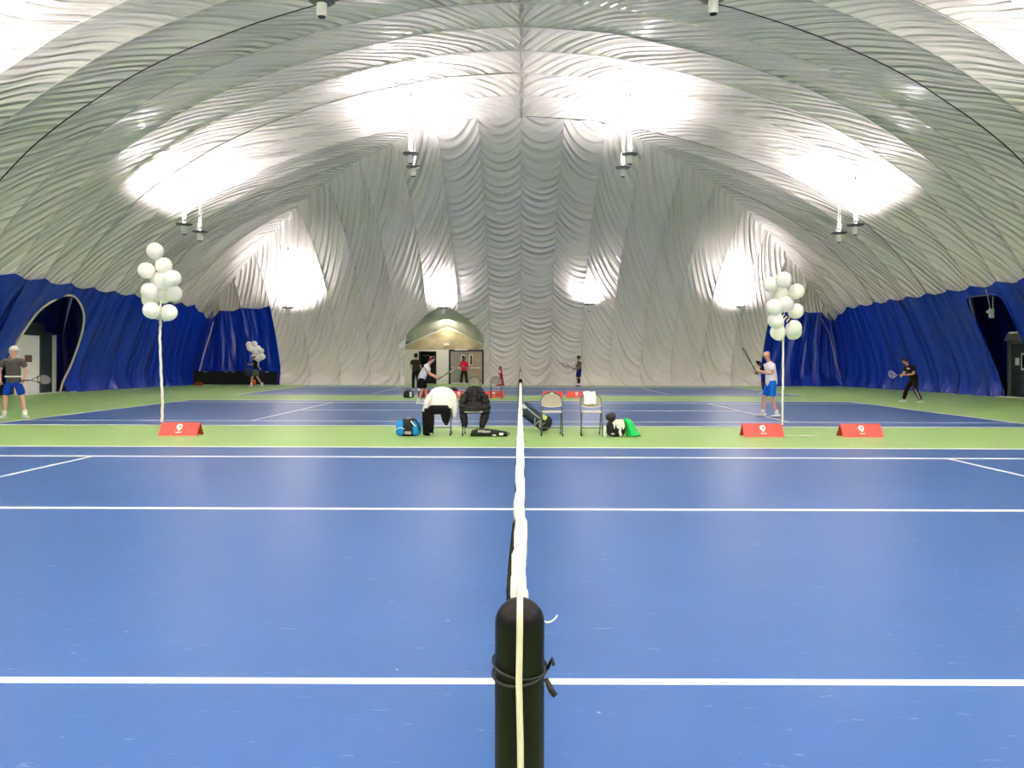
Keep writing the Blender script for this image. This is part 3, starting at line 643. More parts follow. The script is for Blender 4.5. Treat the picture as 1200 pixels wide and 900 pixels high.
# ---------------- folding chairs ----------------
CHB = mat('chair_beige', (150, 146, 122), .38, .15); CHF = mat('chair_frame', (96, 98, 96), .3, .75); CHS = noisy(mat('chair_seat', (206, 204, 190), .32, .1), 12, .06)
def folding_chair(label, group):
    t = empty('folding_chair', (0, 0, 0), label=label, cat='chair', group=group); w = .205
    # long tube: front feet up to the arched back (the chair faces -Y)
    def pt(s_, z): return Vector((s_*w, -.23+.43*z/.84, z))
    arch = [pt(-1, 0), pt(-1, .3), pt(-1, .62)]+[Vector((-w*math.cos(a), 0, 0))+Vector((0, -.23+.43*(.66+.165*math.sin(a))/.84, .66+.165*math.sin(a))) for a in np.linspace(0, PI, 15)]+[pt(1, .62), pt(1, .3), pt(1, 0)]
    G().tube(arch, .0125, 8).build('back_tube', CHF, t, smooth=True)
    for s_ in (-1, 1):
        lg = G().tube([(s_*.185, -.02, .44), (s_*.185, .2, .02)], .0115, 8).build('rear_leg', CHF, t, smooth=True)
        G().lathe([(.016, 0), (.016, .035)], 10, (s_*.185, .205, 0)).build('rubber_foot', DARK, lg)
        G().lathe([(.017, 0), (.017, .04)], 10, (s_*w, -.23, 0)).build('front_foot', DARK, t)
    G().tube([(-w, -.155, .15), (w, -.155, .15)], .008, 6).tube([(-.185, .14, .13), (.185, .14, .13)], .008, 6).build('cross_bar', CHF, t)
    # backrest: dished sheet following the arch
    v = []; f = []; nx = 14; nz = 10
    for sgn in (0, 1):
        for j in range(nz+1):
            for i in range(nx+1):
                a = -1+2*i/nx; e = j/nz
                zt = .66+.160*math.sqrt(max(0, 1-(a*.93)**2)); zb = .575-.035*(1-a*a); z = zb+(zt-zb)*e
                y = -.23+.43*z/.84+.035*(1-a*a)-.008+sgn*.006; v.append((a*w*.97, y, z))
    q = (nx+1)*(nz+1)
    for j in range(nz):
        for i in range(nx):
            k = j*(nx+1)+i; f += [(k, k+1, k+nx+2, k+nx+1), (q+k, q+k+nx+1, q+k+nx+2, q+k+1)]
    for i in range(nx): f += [(i, q+i, q+i+1, i+1)]; k = nz*(nx+1)+i; f += [(k, k+1, q+k+1, q+k)]
    for j in range(nz): k = j*(nx+1); f += [(k, k+nx+1, q+k+nx+1, q+k)]; k += nx; f += [(k, q+k, q+k+nx+1, k+nx+1)]
    o = G().add(v, f).build('backrest', CHB, t); smooth_by_angle(o.data, 40)
    G().tube([(a*w*.97, -.23+.43*(.575-.035*(1-a*a))/.84+.035*(1-a*a)-.012, .575-.035*(1-a*a)) for a in np.linspace(-1, 1, 13)], .007, 6).build('rim_glint', METAL, o, smooth=True)  # whitish tube stands in for light reflected along the backrest's lower edge
    # seat pan with rounded corners and a rolled front edge
    bm = bmesh.new(); bmesh.ops.create_cube(bm, size=1)
    for q_ in bm.verts: q_.co = Vector((q_.co.x*.375, q_.co.y*.38-.04, .452+q_.co.z*.028+(.01 if q_.co.y < 0 else 0)))
    bmesh.ops.bevel(bm, geom=[e for e in bm.edges if abs(e.verts[0].co.z-e.verts[1].co.z) > .02], offset=.06, segments=5, profile=.5, affect='EDGES')
    bmesh.ops.bevel(bm, geom=[e for e in bm.edges if abs(e.verts[0].co.z-e.verts[1].co.z) < .012 and len(e.link_faces) == 2 and abs(e.link_faces[0].normal.dot(e.link_faces[1].normal)) < .3], offset=.006, segments=2, profile=.5, affect='EDGES')
    me = bpy.data.meshes.new('seat'); bm.to_mesh(me); bm.free(); o = link_mesh('seat', me, CHS, t); smooth_by_angle(me, 40)
    return t
GC = 'folding chairs between the near and middle courts'
ch = folding_chair('beige steel folding chair nearest the net, bare', GC)
def chair_at(px, Y, label, group, first=False, rz=0):
    o = ch if first else copy_tree(ch); o.location = flr(px, Y); o.rotation_euler = (0, 0, rz); o['label'] = label; o['group'] = group; return o
c1 = chair_at(646.6, 15.38, 'beige steel folding chair just right of the net, bare', GC, True)
c2 = chair_at(693, 15.38, 'beige folding chair with a white towel over its back', GC)
c3 = chair_at(517, 15.40, 'folding chair under the draped white jacket', GC)
c4 = chair_at(555.5, 15.40, 'folding chair under the black puffer jacket', GC)
chair_at(556, 30.15, 'far beige folding chair seen above the puffer jacket', 'far folding chairs between the middle and far courts')
chair_at(581.5, 30.15, 'far beige folding chair in front of the red stand', 'far folding chairs between the middle and far courts')
tag(G().box((0, -.018, .008), (.06, .004, .035)).build('paper_tag', WHITEP, None, loc=(c1.location.x+.01, 15.38+.19, .795), rot=(-.2, 0, .1)), 'small white paper tag on top of the bare chair back', 'tag')
# ---------------- cloth ----------------
def drape(name, label, cat, c, rows, m, n=28, seed=0, quilt=0, parent=None, fold=.03, folds=7):
    'closed cloth shape: rows = (z, x centre, half width, half depth, y centre)'
    rnd = random.Random(seed); ph = [rnd.uniform(0, 6) for _ in range(4)]
    R = np.array(rows, float); t0 = np.arange(len(R)); tt = np.linspace(0, len(R)-1, (len(R)-1)*6+1)
    v = []; f = []
    for j, t_ in enumerate(tt):
        z, cx, rx, ry, cy = [np.interp(t_, t0, R[:, k]) for k in range(5)]
        qf = 1-(quilt*(abs(math.cos(t_*PI*1.5))**4) if quilt else 0)
        dn = t_/(len(R)-1)
        for i in range(n):
            a = 2*PI*i/n; k = 1+fold*dn*2*math.sin(folds*a+ph[0]+dn*1.5)+fold*.7*math.sin(3*a+ph[1]+z*9)
            ca, sa = math.cos(a), math.sin(a); sx = abs(ca)**.75*(1 if ca > 0 else -1); sy = abs(sa)**.75*(1 if sa > 0 else -1)
            v.append((cx+rx*sx*k*qf, cy+ry*sy*k*qf, max(.004, z+.012*math.sin(2*a+ph[2])*dn)))
    M_ = len(tt)
    for j in range(M_-1):
        for i in range(n): f.append((j*n+i, j*n+(i+1) % n, (j+1)*n+(i+1) % n, (j+1)*n+i))
    f += [tuple(range(n)), tuple(range(M_*n-1, (M_-1)*n-1, -1))]
    g = G(); g.add(v, f); return g
WCLOTH = noisy(mat('white_cloth', (244, 243, 234), .8), 10, .06, .3, 40, .01); BCLOTH = noisy(mat('black_cloth', (7, 7, 8), .8, spec=.2), 10, .1, .4, 30, .01)
PUFF = noisy(mat('puffer_black', (7, 7, 8), .42, spec=.3), 10, .1, .5, 18, .02)
# white jacket over chair 3, black trousers under it
t = empty('jacket', (c3.location.x, c3.location.y, 0), label='white jacket draped over the leftmost near folding chair', cat='jacket')
g = drape('', '', '', 0, [(.93, 0, .03, .02, .17), (.915, 0, .12, .05, .17), (.87, 0, .20, .075, .15), (.78, .01, .265, .10, .12), (.68, .01, .295, .12, .09), (.58, .02, .30, .13, .06), (.52, .02, .29, .125, .04)], WCLOTH, seed=3, fold=.02)
g.build('jacket_body', WCLOTH, t, smooth=True)
drape('', '', '', 0, [(.80, -.20, .05, .05, .0), (.66, -.26, .07, .06, -.02), (.5, -.30, .06, .055, -.03), (.30, -.315, .05, .05, -.04), (.245, -.32, .045, .045, -.04)], WCLOTH, 14, 4).build('sleeve', WCLOTH, t, smooth=True)
drape('', '', '', 0, [(.72, .22, .06, .05, .0), (.58, .26, .06, .05, -.02), (.44, .27, .045, .04, -.02), (.34, .265, .02, .02, -.02)], WCLOTH, 14, 5).build('sleeve', WCLOTH, t, smooth=True)
t = empty('trousers', (c3.location.x, c3.location.y-.02, 0), label='black trousers hanging below the white jacket on the chair', cat='trousers')
drape('', '', '', 0, [(.58, -.02, .17, .07, -.10), (.53, -.03, .21, .11, -.14), (.45, -.03, .22, .13, -.14), (.42, -.02, .20, .12, -.14)], BCLOTH, 20, 6).build('waist', BCLOTH, t, smooth=True)
drape('', '', '', 0, [(.52, -.22, .09, .07, -.13), (.36, -.20, .095, .07, -.20), (.22, -.18, .075, .06, -.25), (.10, -.16, .045, .05, -.27), (.06, -.155, .02, .03, -.27)], BCLOTH, 18, 7).build('trouser_leg', BCLOTH, t, smooth=True)
drape('', '', '', 0, [(.46, -.30, .05, .06, -.13), (.30, -.29, .05, .06, -.20), (.12, -.27, .055, .06, -.25), (.02, -.26, .06, .06, -.26)], BCLOTH, 16, 8).build('trouser_hem', BCLOTH, t, smooth=True)
drape('', '', '', 0, [(.52, .10, .10, .07, -.12), (.40, .11, .095, .06, -.19), (.28, .12, .07, .05, -.22), (.21, .125, .03, .03, -.23)], BCLOTH, 18, 9).build('trouser_leg', BCLOTH, t, smooth=True)
# quilted puffer over chair 4
t = empty('puffer_jacket', (c4.location.x+.01, c4.location.y, 0), label='black quilted puffer jacket draped over the folding chair left of the net', cat='jacket')
drape('', '', '', 0, [(.95, 0, .05, .03, .18), (.93, 0, .13, .07, .17), (.86, 0, .20, .11, .15), (.77, 0, .245, .13, .12), (.67, 0, .27, .14, .10), (.57, 0, .285, .17, .02), (.50, 0, .28, .19, -.05), (.43, 0, .25, .18, -.07)], PUFF, 30, 10, .17, fold=.012).build('jacket_body', PUFF, t, smooth=True)
drape('', '', '', 0, [(.80, -.19, .07, .07, .0), (.66, -.22, .085, .08, -.03), (.5, -.215, .085, .08, -.06), (.34, -.20, .08, .075, -.10), (.22, -.18, .07, .07, -.13), (.17, -.19, .05, .05, -.14)], PUFF, 18, 11, .16, fold=.012).build('sleeve', PUFF, t, smooth=True)
drape('', '', '', 0, [(.80, .19, .07, .07, .0), (.66, .22, .09, .08, -.03), (.5, .225, .10, .08, -.06), (.34, .20, .09, .075, -.10), (.22, .17, .07, .06, -.13), (.13, .15, .035, .04, -.15)], PUFF, 18, 12, .16, fold=.012).build('sleeve', PUFF, t, smooth=True)
drape('', '', '', 0, [(.90, 0, .06, .05, .07), (.78, 0, .07, .05, .01), (.62, 0, .065, .05, -.03), (.50, .0, .05, .04, -.05)], PUFF, 16, 13, .12, fold=.012).build('hood', PUFF, t, smooth=True)
# towel
v = []; f = []; nx, nz = 10, 16
for j in range(nz+1):
    for i in range(nx+1):
        a = i/nx-.5; s_ = j/nz
        if s_ < .72: z = .842-(.72-s_)/.72*.235; y = -.23+.43*z/.84-.028-.004*math.sin(a*20)
        else: z = .842-(s_-.72)/.28*.08; y = .222
        if .66 < s_ < .78: z = .848; y = .185+.03*(s_-.66)/.12
        v.append((a*.235+.012*math.sin(s_*5), y+.0, z+.006*math.sin(a*9+s_*4)))
for j in range(nz):
    for i in range(nx): k = j*(nx+1)+i; f.append((k, k+1, k+nx+2, k+nx+1))
o = G().add(v, f).build('towel', noisy(mat('towel_white', (244, 244, 240), .9), 30, .05, .5, 80, .01), None, smooth=True, loc=(c2.location.x-.02, c2.location.y, 0))
md = o.modifiers.new('thick', 'SOLIDIFY'); md.thickness = .008; tag(o, 'white towel hung over the second folding chair right of the net', 'towel')

# ---------------- bags ----------------
def rbox(c, d, r=.05, seg=3, M=None, taper=0):
    bm = bmesh.new(); bmesh.ops.create_cube(bm, size=1)
    for v in bm.verts: v.co = Vector((v.co.x*d[0]*(1-taper*(v.co.z > 0)), v.co.y*d[1]*(1-taper*(v.co.z > 0)), v.co.z*d[2]))
    bmesh.ops.bevel(bm, geom=list(bm.edges)+list(bm.verts), offset=min(r, min(d)*.46), segments=seg, profile=.5, affect='EDGES')
    for v in bm.verts: v.co = (M@v.co if M else v.co)+Vector(c)
    bm.verts.index_update(); v = [tuple(x.co) for x in bm.verts]; f = [tuple(x.index for x in q.verts) for q in bm.faces]; bm.free(); return v, f
def RB(*a, **k): g = G(); g.add(*rbox(*a, **k)); return g
def text_mesh(name, txt, size, m, parent, M4, ext=.002, shear=0):
    cu = bpy.data.curves.new(name, 'FONT'); cu.body = txt; cu.size = size; cu.extrude = ext; cu.align_x = 'CENTER'; cu.align_y = 'CENTER'; cu.shear = shear; cu.resolution_u = 2
    o = bpy.data.objects.new(name, cu); C.objects.link(o); dg = bpy.context.evaluated_depsgraph_get()
    me = bpy.data.meshes.new_from_object(o.evaluated_get(dg)); bpy.data.objects.remove(o); q = link_mesh(name, me, m, parent); q.matrix_local = M4; return q
def col(name, rgb, rough=.6): return noisy(mat(name, rgb, rough), 12, .12, .3, 40, .006)
SKYB = col('bag_sky_blue', (16, 146, 224)); BAGB = col('bag_black', (10, 11, 13)); NAVYB = col('bag_navy', (18, 42, 66)); GREYB = col('bag_grey', (150, 152, 150)); LIME = col('lime', (222, 236, 130)); GRN = col('green_cloth', (20, 196, 92)); DRED = col('bag_dark_red', (140, 20, 40))
t = empty('sports_bag', flr(479.5, 15.15), label='sky blue and black sports bag on the green beside the white jacket', cat='bag')
RB((0, .0, .165), (.50, .30, .33), .11, 4, taper=.12).build('body', BAGB, t, smooth=True)
for x in (-.155, .155): RB((x, -.03, .165), (.17, .30, .31), .09, 4, taper=.10).build('side_pocket', SKYB, t, smooth=True)
G().tube(smooth_poly([(-.27, -.20, .10), (-.2, -.20, .15), (-.13, -.20, .17), (-.06, -.19, .14)], 5), .014, 6, flat=.5).build('white_piping', WHITEP, t, smooth=True)
G().tube(smooth_poly([(.06, -.15, .30), (.1, -.19, .25), (.16, -.2, .2)], 5), .016, 6, flat=.5).build('white_piping', WHITEP, t, smooth=True)
G().tube(smooth_poly([(.02, -.12, .32), (.12, -.17, .33), (.20, -.19, .24), (.23, -.2, .12)], 5), .018, 6).build('strap', BAGB, t, smooth=True)
RB((-.0, -.02, .335), (.08, .08, .07), .03).build('cap', GREYB, t, smooth=True); RB((.0, -.165, .07), (.13, .03, .06), .012).build('front_label', GREYB, t, smooth=True)
t = empty('racket_bag', flr(573.5, 15.1), label='flat black racket bag with white lettering lying below the puffer jacket', cat='bag')
g = G(); pr = [(-.36, .02, .05), (-.33, .06, .09), (-.22, .075, .12), (-.05, .075, .11), (.12, .065, .095), (.3, .05, .09), (.35, .045, .085)]
v = []; f = []; n = 12
for x, hz, hy in pr:
    for k in range(n): a = 2*PI*k/n; v.append((x, hy*math.copysign(abs(math.cos(a))**.6, math.cos(a)), hz+hz*.98*math.copysign(abs(math.sin(a))**.6, math.sin(a))))
for i in range(len(pr)-1):
    for k in range(n): f.append((i*n+k, i*n+(k+1) % n, (i+1)*n+(k+1) % n, (i+1)*n+k))
f += [tuple(range(n)), tuple(range(len(v)-1, len(v)-n-1, -1))]
G().add(v, f).build('body', BAGB, t, smooth=True)
MX = Matrix.Translation((-.10, -.135, .105)) @ Matrix.Rotation(PI/2-.5, 4, 'X'); text_mesh('lettering', 'Wilson', .085, WHITEP, t, MX, shear=.25)
RB((.235, -.095, .05), (.08, .01, .045), .004).build('white_patch', WHITEP, t); RB((.10, -.11, .03), (.07, .01, .025), .004).build('white_patch', WHITEP, t)
G().tube(smooth_poly([(.34, 0, .08), (.39, -.02, .05), (.36, -.03, .02)], 5), .008, 6).build('end_loop', BAGB, t, smooth=True)
# navy racket bag leaning on the middle net's post
t = empty('racket_bag', flr(630, 16.35), label='navy racket bag with pale W leaning on the middle net post behind the bare chair', cat='bag')
Mr = Matrix.Rotation(math.radians(38), 3, 'Y'); 
RB((-.06, 0, .29), (.74, .30, .30), .13, 4, M=Mr).build('body', NAVYB, t, smooth=True)
RB((.17, -.03, .17), (.26, .34, .30), .12, 4, M=Matrix.Rotation(math.radians(18), 3, 'Y')).build('end_pocket', BAGB, t, smooth=True)
RB((-.20, -.12, .44), (.34, .05, .08), .02, 2, M=Mr).build('white_panel', WHITEP, t, smooth=True); RB((-.05, -.13, .34), (.25, .05, .05), .02, 2, M=Mr).build('grey_stripe', GREYB, t, smooth=True)
G().tube(smooth_poly([(-.2, -.15, .52), (-.05, -.2, .45), (.06, -.19, .35), (.12, -.17, .25)], 6), .022, 6, flat=.5).build('strap', col('strap_blue', (34, 84, 130)), t, smooth=True)
RB((.13, -.2, .29), (.12, .03, .09), .012, 2, M=Matrix.Rotation(math.radians(30), 3, 'Y')).build('lime_panel', LIME, t, smooth=True)
MX = Matrix.Translation((.01, -.195, .15)) @ Matrix.Rotation(math.radians(25), 4, 'Y') @ Matrix.Rotation(PI/2, 4, 'X'); text_mesh('letter', 'W', .24, GREYB, t, MX, .01)
# backpack heap at the right
t = empty('backpack', flr(722, 15.15), label='black backpack with white splashes beside the towelled chair', cat='bag')
RB((0, 0, .17), (.40, .30, .34), .13, 4, taper=.15).build('body', BAGB, t, smooth=True); RB((-.10, .0, .38), (.20, .18, .13), .06, 4, M=Matrix.Rotation(-.3, 3, 'Y')).build('top_flap', col('flap_brown', (40, 24, 26)), t, smooth=True)
g = G()
pts = [(-.09, .27), (-.02, .34), (.12, .34), (.15, .2), (.12, .14), (.09, .2), (.08, .10), (.10, .05), (.06, .01), (.03, .09), (.04, .16), (.0, .17), (-.02, .26), (-.05, .15), (-.07, .25)]
g.prism(pts, -.175, -.162); g.build('white_splash', WHITEP, t); RB((-.08, -.165, .06), (.07, .015, .035), .005).build('label_patch', GREYB, t)
t = empty('green_jacket', flr(738, 15.2), label='bright green jacket slumped over the right side of the black backpack', cat='jacket')
drape('', '', '', 0, [(.35, -.08, .03, .05, 0), (.33, -.06, .07, .08, 0), (.25, -.01, .09, .10, 0), (.16, .02, .10, .12, 0), (.07, .06, .12, .13, 0), (.012, .07, .14, .14, 0)], GRN, 22, 21, fold=.06).build('cloth', GRN, t, smooth=True)
o = G().lathe([(.03, 0), (.033, .01), (.033, .15), (.015, .19), (.015, .21)], 14).build('bottle_body', WHITEP, None, smooth=True, loc=flr(709, 15.1)); o.name = 'water_bottle'; tag(o, 'white water bottle between the towelled chair and the black backpack', 'bottle')
# far bags
def small_bag(px, Y, w, h, m, label, name='sports_bag'):
    t = empty(name, flr(px, Y), label=label, cat='bag'); RB((0, 0, h/2), (w, .28, h), h*.3, 3, taper=.15).build('body', m, t, smooth=True)
    G().tube(smooth_poly([(-w*.25, -.1, h*.9), (-w*.1, -.12, h*1.12), (w*.1, -.12, h*1.12), (w*.25, -.1, h*.9)], 5), .012, 6).build('handle', BAGB, t, smooth=True); return t
t = small_bag(479, 30.4, .42, .27, BAGB, 'far black bag with a white end patch left of the man in white'); RB((.1, -.15, .14), (.09, .02, .2), .01).build('white_patch', WHITEP, t)
small_bag(499, 30.6, .62, .28, DRED, 'far dark red bag behind the legs of the man in white')
small_bag(531, 31.9, .45, .33, BAGB, 'far black bag behind the leftmost far red barrier')
t = empty('red_stand', flr(587.5, 45.25), label='narrow red tapered stand with black knob against the end wall', cat='stand')
G().prism([(-.16, .06), (.17, .06), (.02, 1.0), (-.16, 1.0), (-.14, .7), (-.05, .35)], -.09, .09).build('body', col('stand_red', (176, 26, 50)), t)
G().box((-.06, 0, .03), (.5, .34, .06)).build('foot', DRED, t); G().box((-.09, -.095, .82), (.10, .01, .18)).build('white_panel', WHITEP, t)
G().lathe([(.03, 1.0), (.06, 1.03), (.06, 1.09), (.02, 1.13)], 12, (-.05, 0, 0)).build('knob', BLACKP, t, smooth=True)
# dark row of gear against the left corner curtain
t = empty('windscreen_stand', (-16.3, 45.05, 0), label='low black screen standing along the dark blue corner curtain', cat='screen')
BS = noisy(mat('screen_black', (9, 9, 14), .7), 5, .2)
for k in range(6):
    x = -2.02+k*.8; G().box((x, 0, .42), (.78, .03, .74)).build('screen_panel', BS, t)
for k in range(7): G().tube([(-2.42+k*.8, 0, 0), (-2.42+k*.8, 0, .85)], .02, 6).build('screen_post', BFRAME, t)
for x in (-1.75, -.55, -.15, 1.78): G().box((x, -.022, .76), (.16, .01, .07)).build('label_strip', GREYB, t)
small_bag(233, 44.6, .45, .17, col('bag_red', (214, 60, 48)), 'small red bag on the floor at the left corner of the dome')
small_bag(297.5, 44.4, .2, .34, col('bag_orange', (226, 98, 40)), 'small orange bag behind the legs of the balloon carrier')

# ---------------- balloons ----------------
BAL = mat('balloon_white', (252, 249, 243), .3, spec=.4)
prof = []
for i in range(15):
    a = PI*i/14; r = math.sin(a); z = -math.cos(a)
    r *= 1-.10*max(0, -z)**1.5; z2 = z*(1.12 if z < 0 else 1.0); prof.append((max(.02, r), z2))
gb = G().lathe(prof, 22); bme = gb.mesh('balloon'); kme = G().lathe([(.035, -1.10), (.03, -1.16), (.09, -1.24), (.07, -1.25)], 10).mesh('knot')
for mm in (bme, kme): mm.materials.append(BAL); mm.polygons.foreach_set('use_smooth', [True]*len(mm.polygons))
def balloon(px, py, Y, rp, tilt, label, group):
    r = rp*Y/FPX; o = bpy.data.objects.new('balloon', bme); C.objects.link(o); o.location = at(px, py, Y); o.scale = (r, r, r)
    o.rotation_euler = tilt; tag(o, label, 'balloon', group); k = bpy.data.objects.new('knot', kme); C.objects.link(k); k.parent = o; return o
def cluster(lst, Y, rp, cx, cy, group, names):
    rnd = random.Random(int(cx)); r = rp*Y/FPX; n = len(lst)
    Ps = [at(px, py, Y+rnd.uniform(-.3, .3)*r/.15) for px, py in lst]; P0 = [p.copy() for p in Ps]
    for it in range(300):                     # balloons push each other apart, mostly in depth
        for i in range(n):
            for j in range(i):
                d = Ps[i]-Ps[j]; l_ = max(d.length, 1e-4); gap = 2.0*r-l_
                if gap > 0:
                    m_ = Vector((d.x*.25, d.y if abs(d.y) > .01 else .05, d.z*.25)).normalized()*gap*.5; Ps[i] += m_; Ps[j] -= m_
        for i in range(n): Ps[i] += (P0[i]-Ps[i])*.02
    for i, (p, nm) in enumerate(zip(Ps, names)):
        dx = lst[i][0]-cx; k = FPX/p.y; px = VX+p.x*k; py = VY-(p.z-CAMZ)*k-(px-VX)*ROLL
        balloon(px, py, p.y, rp*Y/p.y*.99, (rnd.uniform(-.3, .3), max(-1.3, min(1.3, dx*.05)), 0), nm, group)
L1 = [(181.4, 297.2), (190, 314.5), (174, 321), (181.5, 329), (201.5, 328.5), (192, 331), (174.8, 343.5), (202.5, 345.5), (190, 348), (177, 353.5), (176.7, 366), (197.6, 368.5)]
N1 = ['topmost balloon of the left cluster, pear-shaped', 'balloon right under the topmost one of the left cluster', 'upper balloon sticking out to the left in the left cluster', 'balloon in the middle of the upper left cluster', 'upper balloon sticking out to the right in the left cluster', 'front balloon at the heart of the left cluster',
      'middle balloon at the left edge of the left cluster', 'middle balloon at the right edge of the left cluster', 'balloon at the centre of the lower left cluster', 'half-hidden balloon between two left-edge ones of the left cluster', 'bottom left balloon of the left cluster', 'bottom right balloon of the left cluster, lowest of all']
cluster(L1, 15.0, 9.6, 187, 370, 'white balloons of the left cluster', N1)
L2 = [(902.8, 332), (917.5, 326), (933, 339.5), (914.5, 343), (906.5, 358.5), (920, 354), (932.5, 362.5), (907.7, 375.4), (928, 383), (913, 385), (931.5, 386.5)]
N2 = ['upper left balloon of the right cluster', 'topmost balloon of the right cluster', 'upper right balloon of the right cluster', 'balloon in the middle of the upper right cluster', 'left balloon in the middle row of the right cluster', 'centre balloon in the middle row of the right cluster', 'right balloon in the middle row of the right cluster', 'lower left balloon of the right cluster', 'lower right front balloon of the right cluster', 'lowest left balloon peeking out below in the right cluster', 'lowest right balloon peeking out below in the right cluster']
cluster(L2, 15.0, 9.2, 917, 385, 'white balloons of the right cluster', N2)
L3 = [(291.6, 405.6), (297.8, 406.2), (293, 409.5), (297.5, 411.3), (302, 410.2), (305.6, 413.2), (301, 417.3), (307.2, 419.8), (303, 421.5)]
N3 = ['upper left balloon held by the walker', 'topmost balloon held by the walker', 'second balloon down the left of the walker cluster', 'balloon in the middle of the walker cluster', 'balloon right of the middle in the walker cluster', 'upper right balloon held by the walker', 'balloon just above the walker head', 'lowest right balloon held by the walker', 'lowest balloon beside the walker head']
cluster(L3, 42.4, 3.7, 300, 424, 'white balloons carried by the walker', N3)
RIB_M = mat('ribbon_white', (240, 238, 232), .5)
def ribbon(pts, r, label, extra=None, nm='balloon_ribbon'):
    t = empty(nm, pts[-1], label=label, cat='ribbon'); o = Vector(pts[-1]); rnd = random.Random(5)
    for k in range(3):
        P = [Vector(p)-o for p in smooth_poly(pts, 8)]
        P = [p+Vector((.012*math.sin(i*.55+k*2.1), .012*math.cos(i*.5+k*2), 0)) for i, p in enumerate(P)]
        G().tube(P, r, 5).build('ribbon_strand', RIB_M, t, smooth=True)
    return t
t = ribbon([at(187.5, 352, 15.0), at(188, 378, 15), at(187.3, 400, 15), at(189, 440, 15), at(190.6, 470, 15.0), at(190.3, 497, 15.05)], .012, 'white ribbon tying the left balloons to the red barrier')
g = G(); 
for a, b in ((184, 377), (190, 376), (187, 382), (193, 379)): g.tube([at(187.5, 372, 15)-t.location, at(a, b, 14.97)-t.location], .018, 5)
g.build('bow', RIB_M, t, smooth=True)
t = ribbon([at(917, 365, 15.15), at(917.5, 395, 15.15), at(917.6, 440, 15.15), at(917.3, 470, 15.15), at(917.2, 496, 15.2)], .013, 'white ribbon tying the right balloons to the red barrier')
o = at(918.7, 369.5, 14.85)-t.location; Mz = Matrix.Rotation(math.radians(42), 3, 'Y')
for k in range(5): G().box(o+Mz@Vector((-.12+k*.06, 0, 0)), (.035, .02, .09), M=Mz).build('dark_bow_loop', BLACKP, t)
G().box(o, (.30, .014, .08), M=Mz).build('pale_bow', RIB_M, t)
ribbon([at(301, 415, 42.3), at(302.8, 424, 42.3), at(302.6, 431, 42.3)], .02, 'short ribbon from the walker hand to his balloons')
o = G().tube([flr(921, 15.25)+Vector((0, 0, .012)), flr(932, 15.2)+Vector((0, 0, .012)), flr(944, 15.22)+Vector((0, 0, .012)), flr(962, 15.15)+Vector((0, 0, .012))], [.008, .008, .022, .006], 6, flat=.5).build('ribbon_tail', RIB_M, None, smooth=True)
tag(o, 'loose white ribbon end lying on the green right of the barrier', 'ribbon')
# ---------------- people ----------------
SKIN = {k: noisy(mat('skin_'+k, c, .55), 14, .08) for k, c in (('light', (214, 160, 136)), ('pink', (222, 168, 146)), ('tan', (176, 122, 96)), ('brown', (92, 58, 44)))}
def cl(name, rgb, rough=.8): return noisy(mat('wear_'+name, rgb, rough, spec=.2), 9, .10, .35, 30, .008)
def skin_mesh(verts, edges, radii, root, sub=1):
    me = bpy.data.meshes.new('s'); me.from_pydata([tuple(v) for v in verts], edges, [])
    o = bpy.data.objects.new('s', me); C.objects.link(o)
    bm = bmesh.new(); bm.from_mesh(me); ly = bm.verts.layers.skin.verify(); bm.verts.ensure_lookup_table()
    for i, v in enumerate(bm.verts):
        r = radii[i]; r = r if isinstance(r, tuple) else (r, r); v[ly].radius = r; v[ly].use_root = (i == root); v[ly].use_loose = False
    bm.to_mesh(me); bm.free()
    sk = o.modifiers.new('skin', 'SKIN'); sk.use_smooth_shade = True; sk.branch_smoothing = .6
    if sub: sb = o.modifiers.new('sub', 'SUBSURF'); sb.levels = sub; sb.render_levels = sub
    dg = bpy.context.evaluated_depsgraph_get(); out = bpy.data.meshes.new_from_object(o.evaluated_get(dg)); bpy.data.objects.remove(o)
    return out
def V3(t): return Vector(t)
def racket(parent_mat, hand, d, face, label, frame=(24, 26, 30), strings=True, group=None):
    'hand: world point of the grip, d: direction to the head, face: string-bed normal'
    d = d.normalized(); x = d.cross(face).normalized(); nrm = x.cross(d).normalized()
    t = empty('tennis_racket', tuple(hand), label=label, cat='racket'); 
    def P(u, w, k=0): return d*u+x*w+nrm*k
    FR = mat('racket_frame_%d' % frame[0], frame, .3)
    hd = [P(.50+.175*math.cos(a), .132*math.sin(a)) for a in np.linspace(0, 2*PI, 27)[:-1]]
    G().tube(hd, .012, 6, closed=True).tube([P(.16, .0), P(.24, .03), P(.345, .085)], .010, 6).tube([P(.16, .0), P(.24, -.03), P(.345, -.085)], .010, 6).build('frame', FR, t, smooth=True)
    G().tube([P(-.12, 0), P(.12, 0)], .0165, 8).tube([P(.12, 0), P(.17, 0)], .012, 6).build('grip', BLACKP, t, smooth=True)
    g = G()
    for k in range(-6, 7):
        w = k*.019; h = .165*math.sqrt(max(0, 1-(w/.126)**2)); g.tube([P(.50-h, w), P(.50+h, w)], .0014, 3)
    for k in range(-8, 9):
        u = k*.0195; h = .126*math.sqrt(max(0, 1-(u/.168)**2)); g.tube([P(.50+u, -h), P(.50+u, h)], .0014, 3)
    g.build('string_bed', mat('strings', (225, 225, 220), .4), t, kind='stuff')
    return t
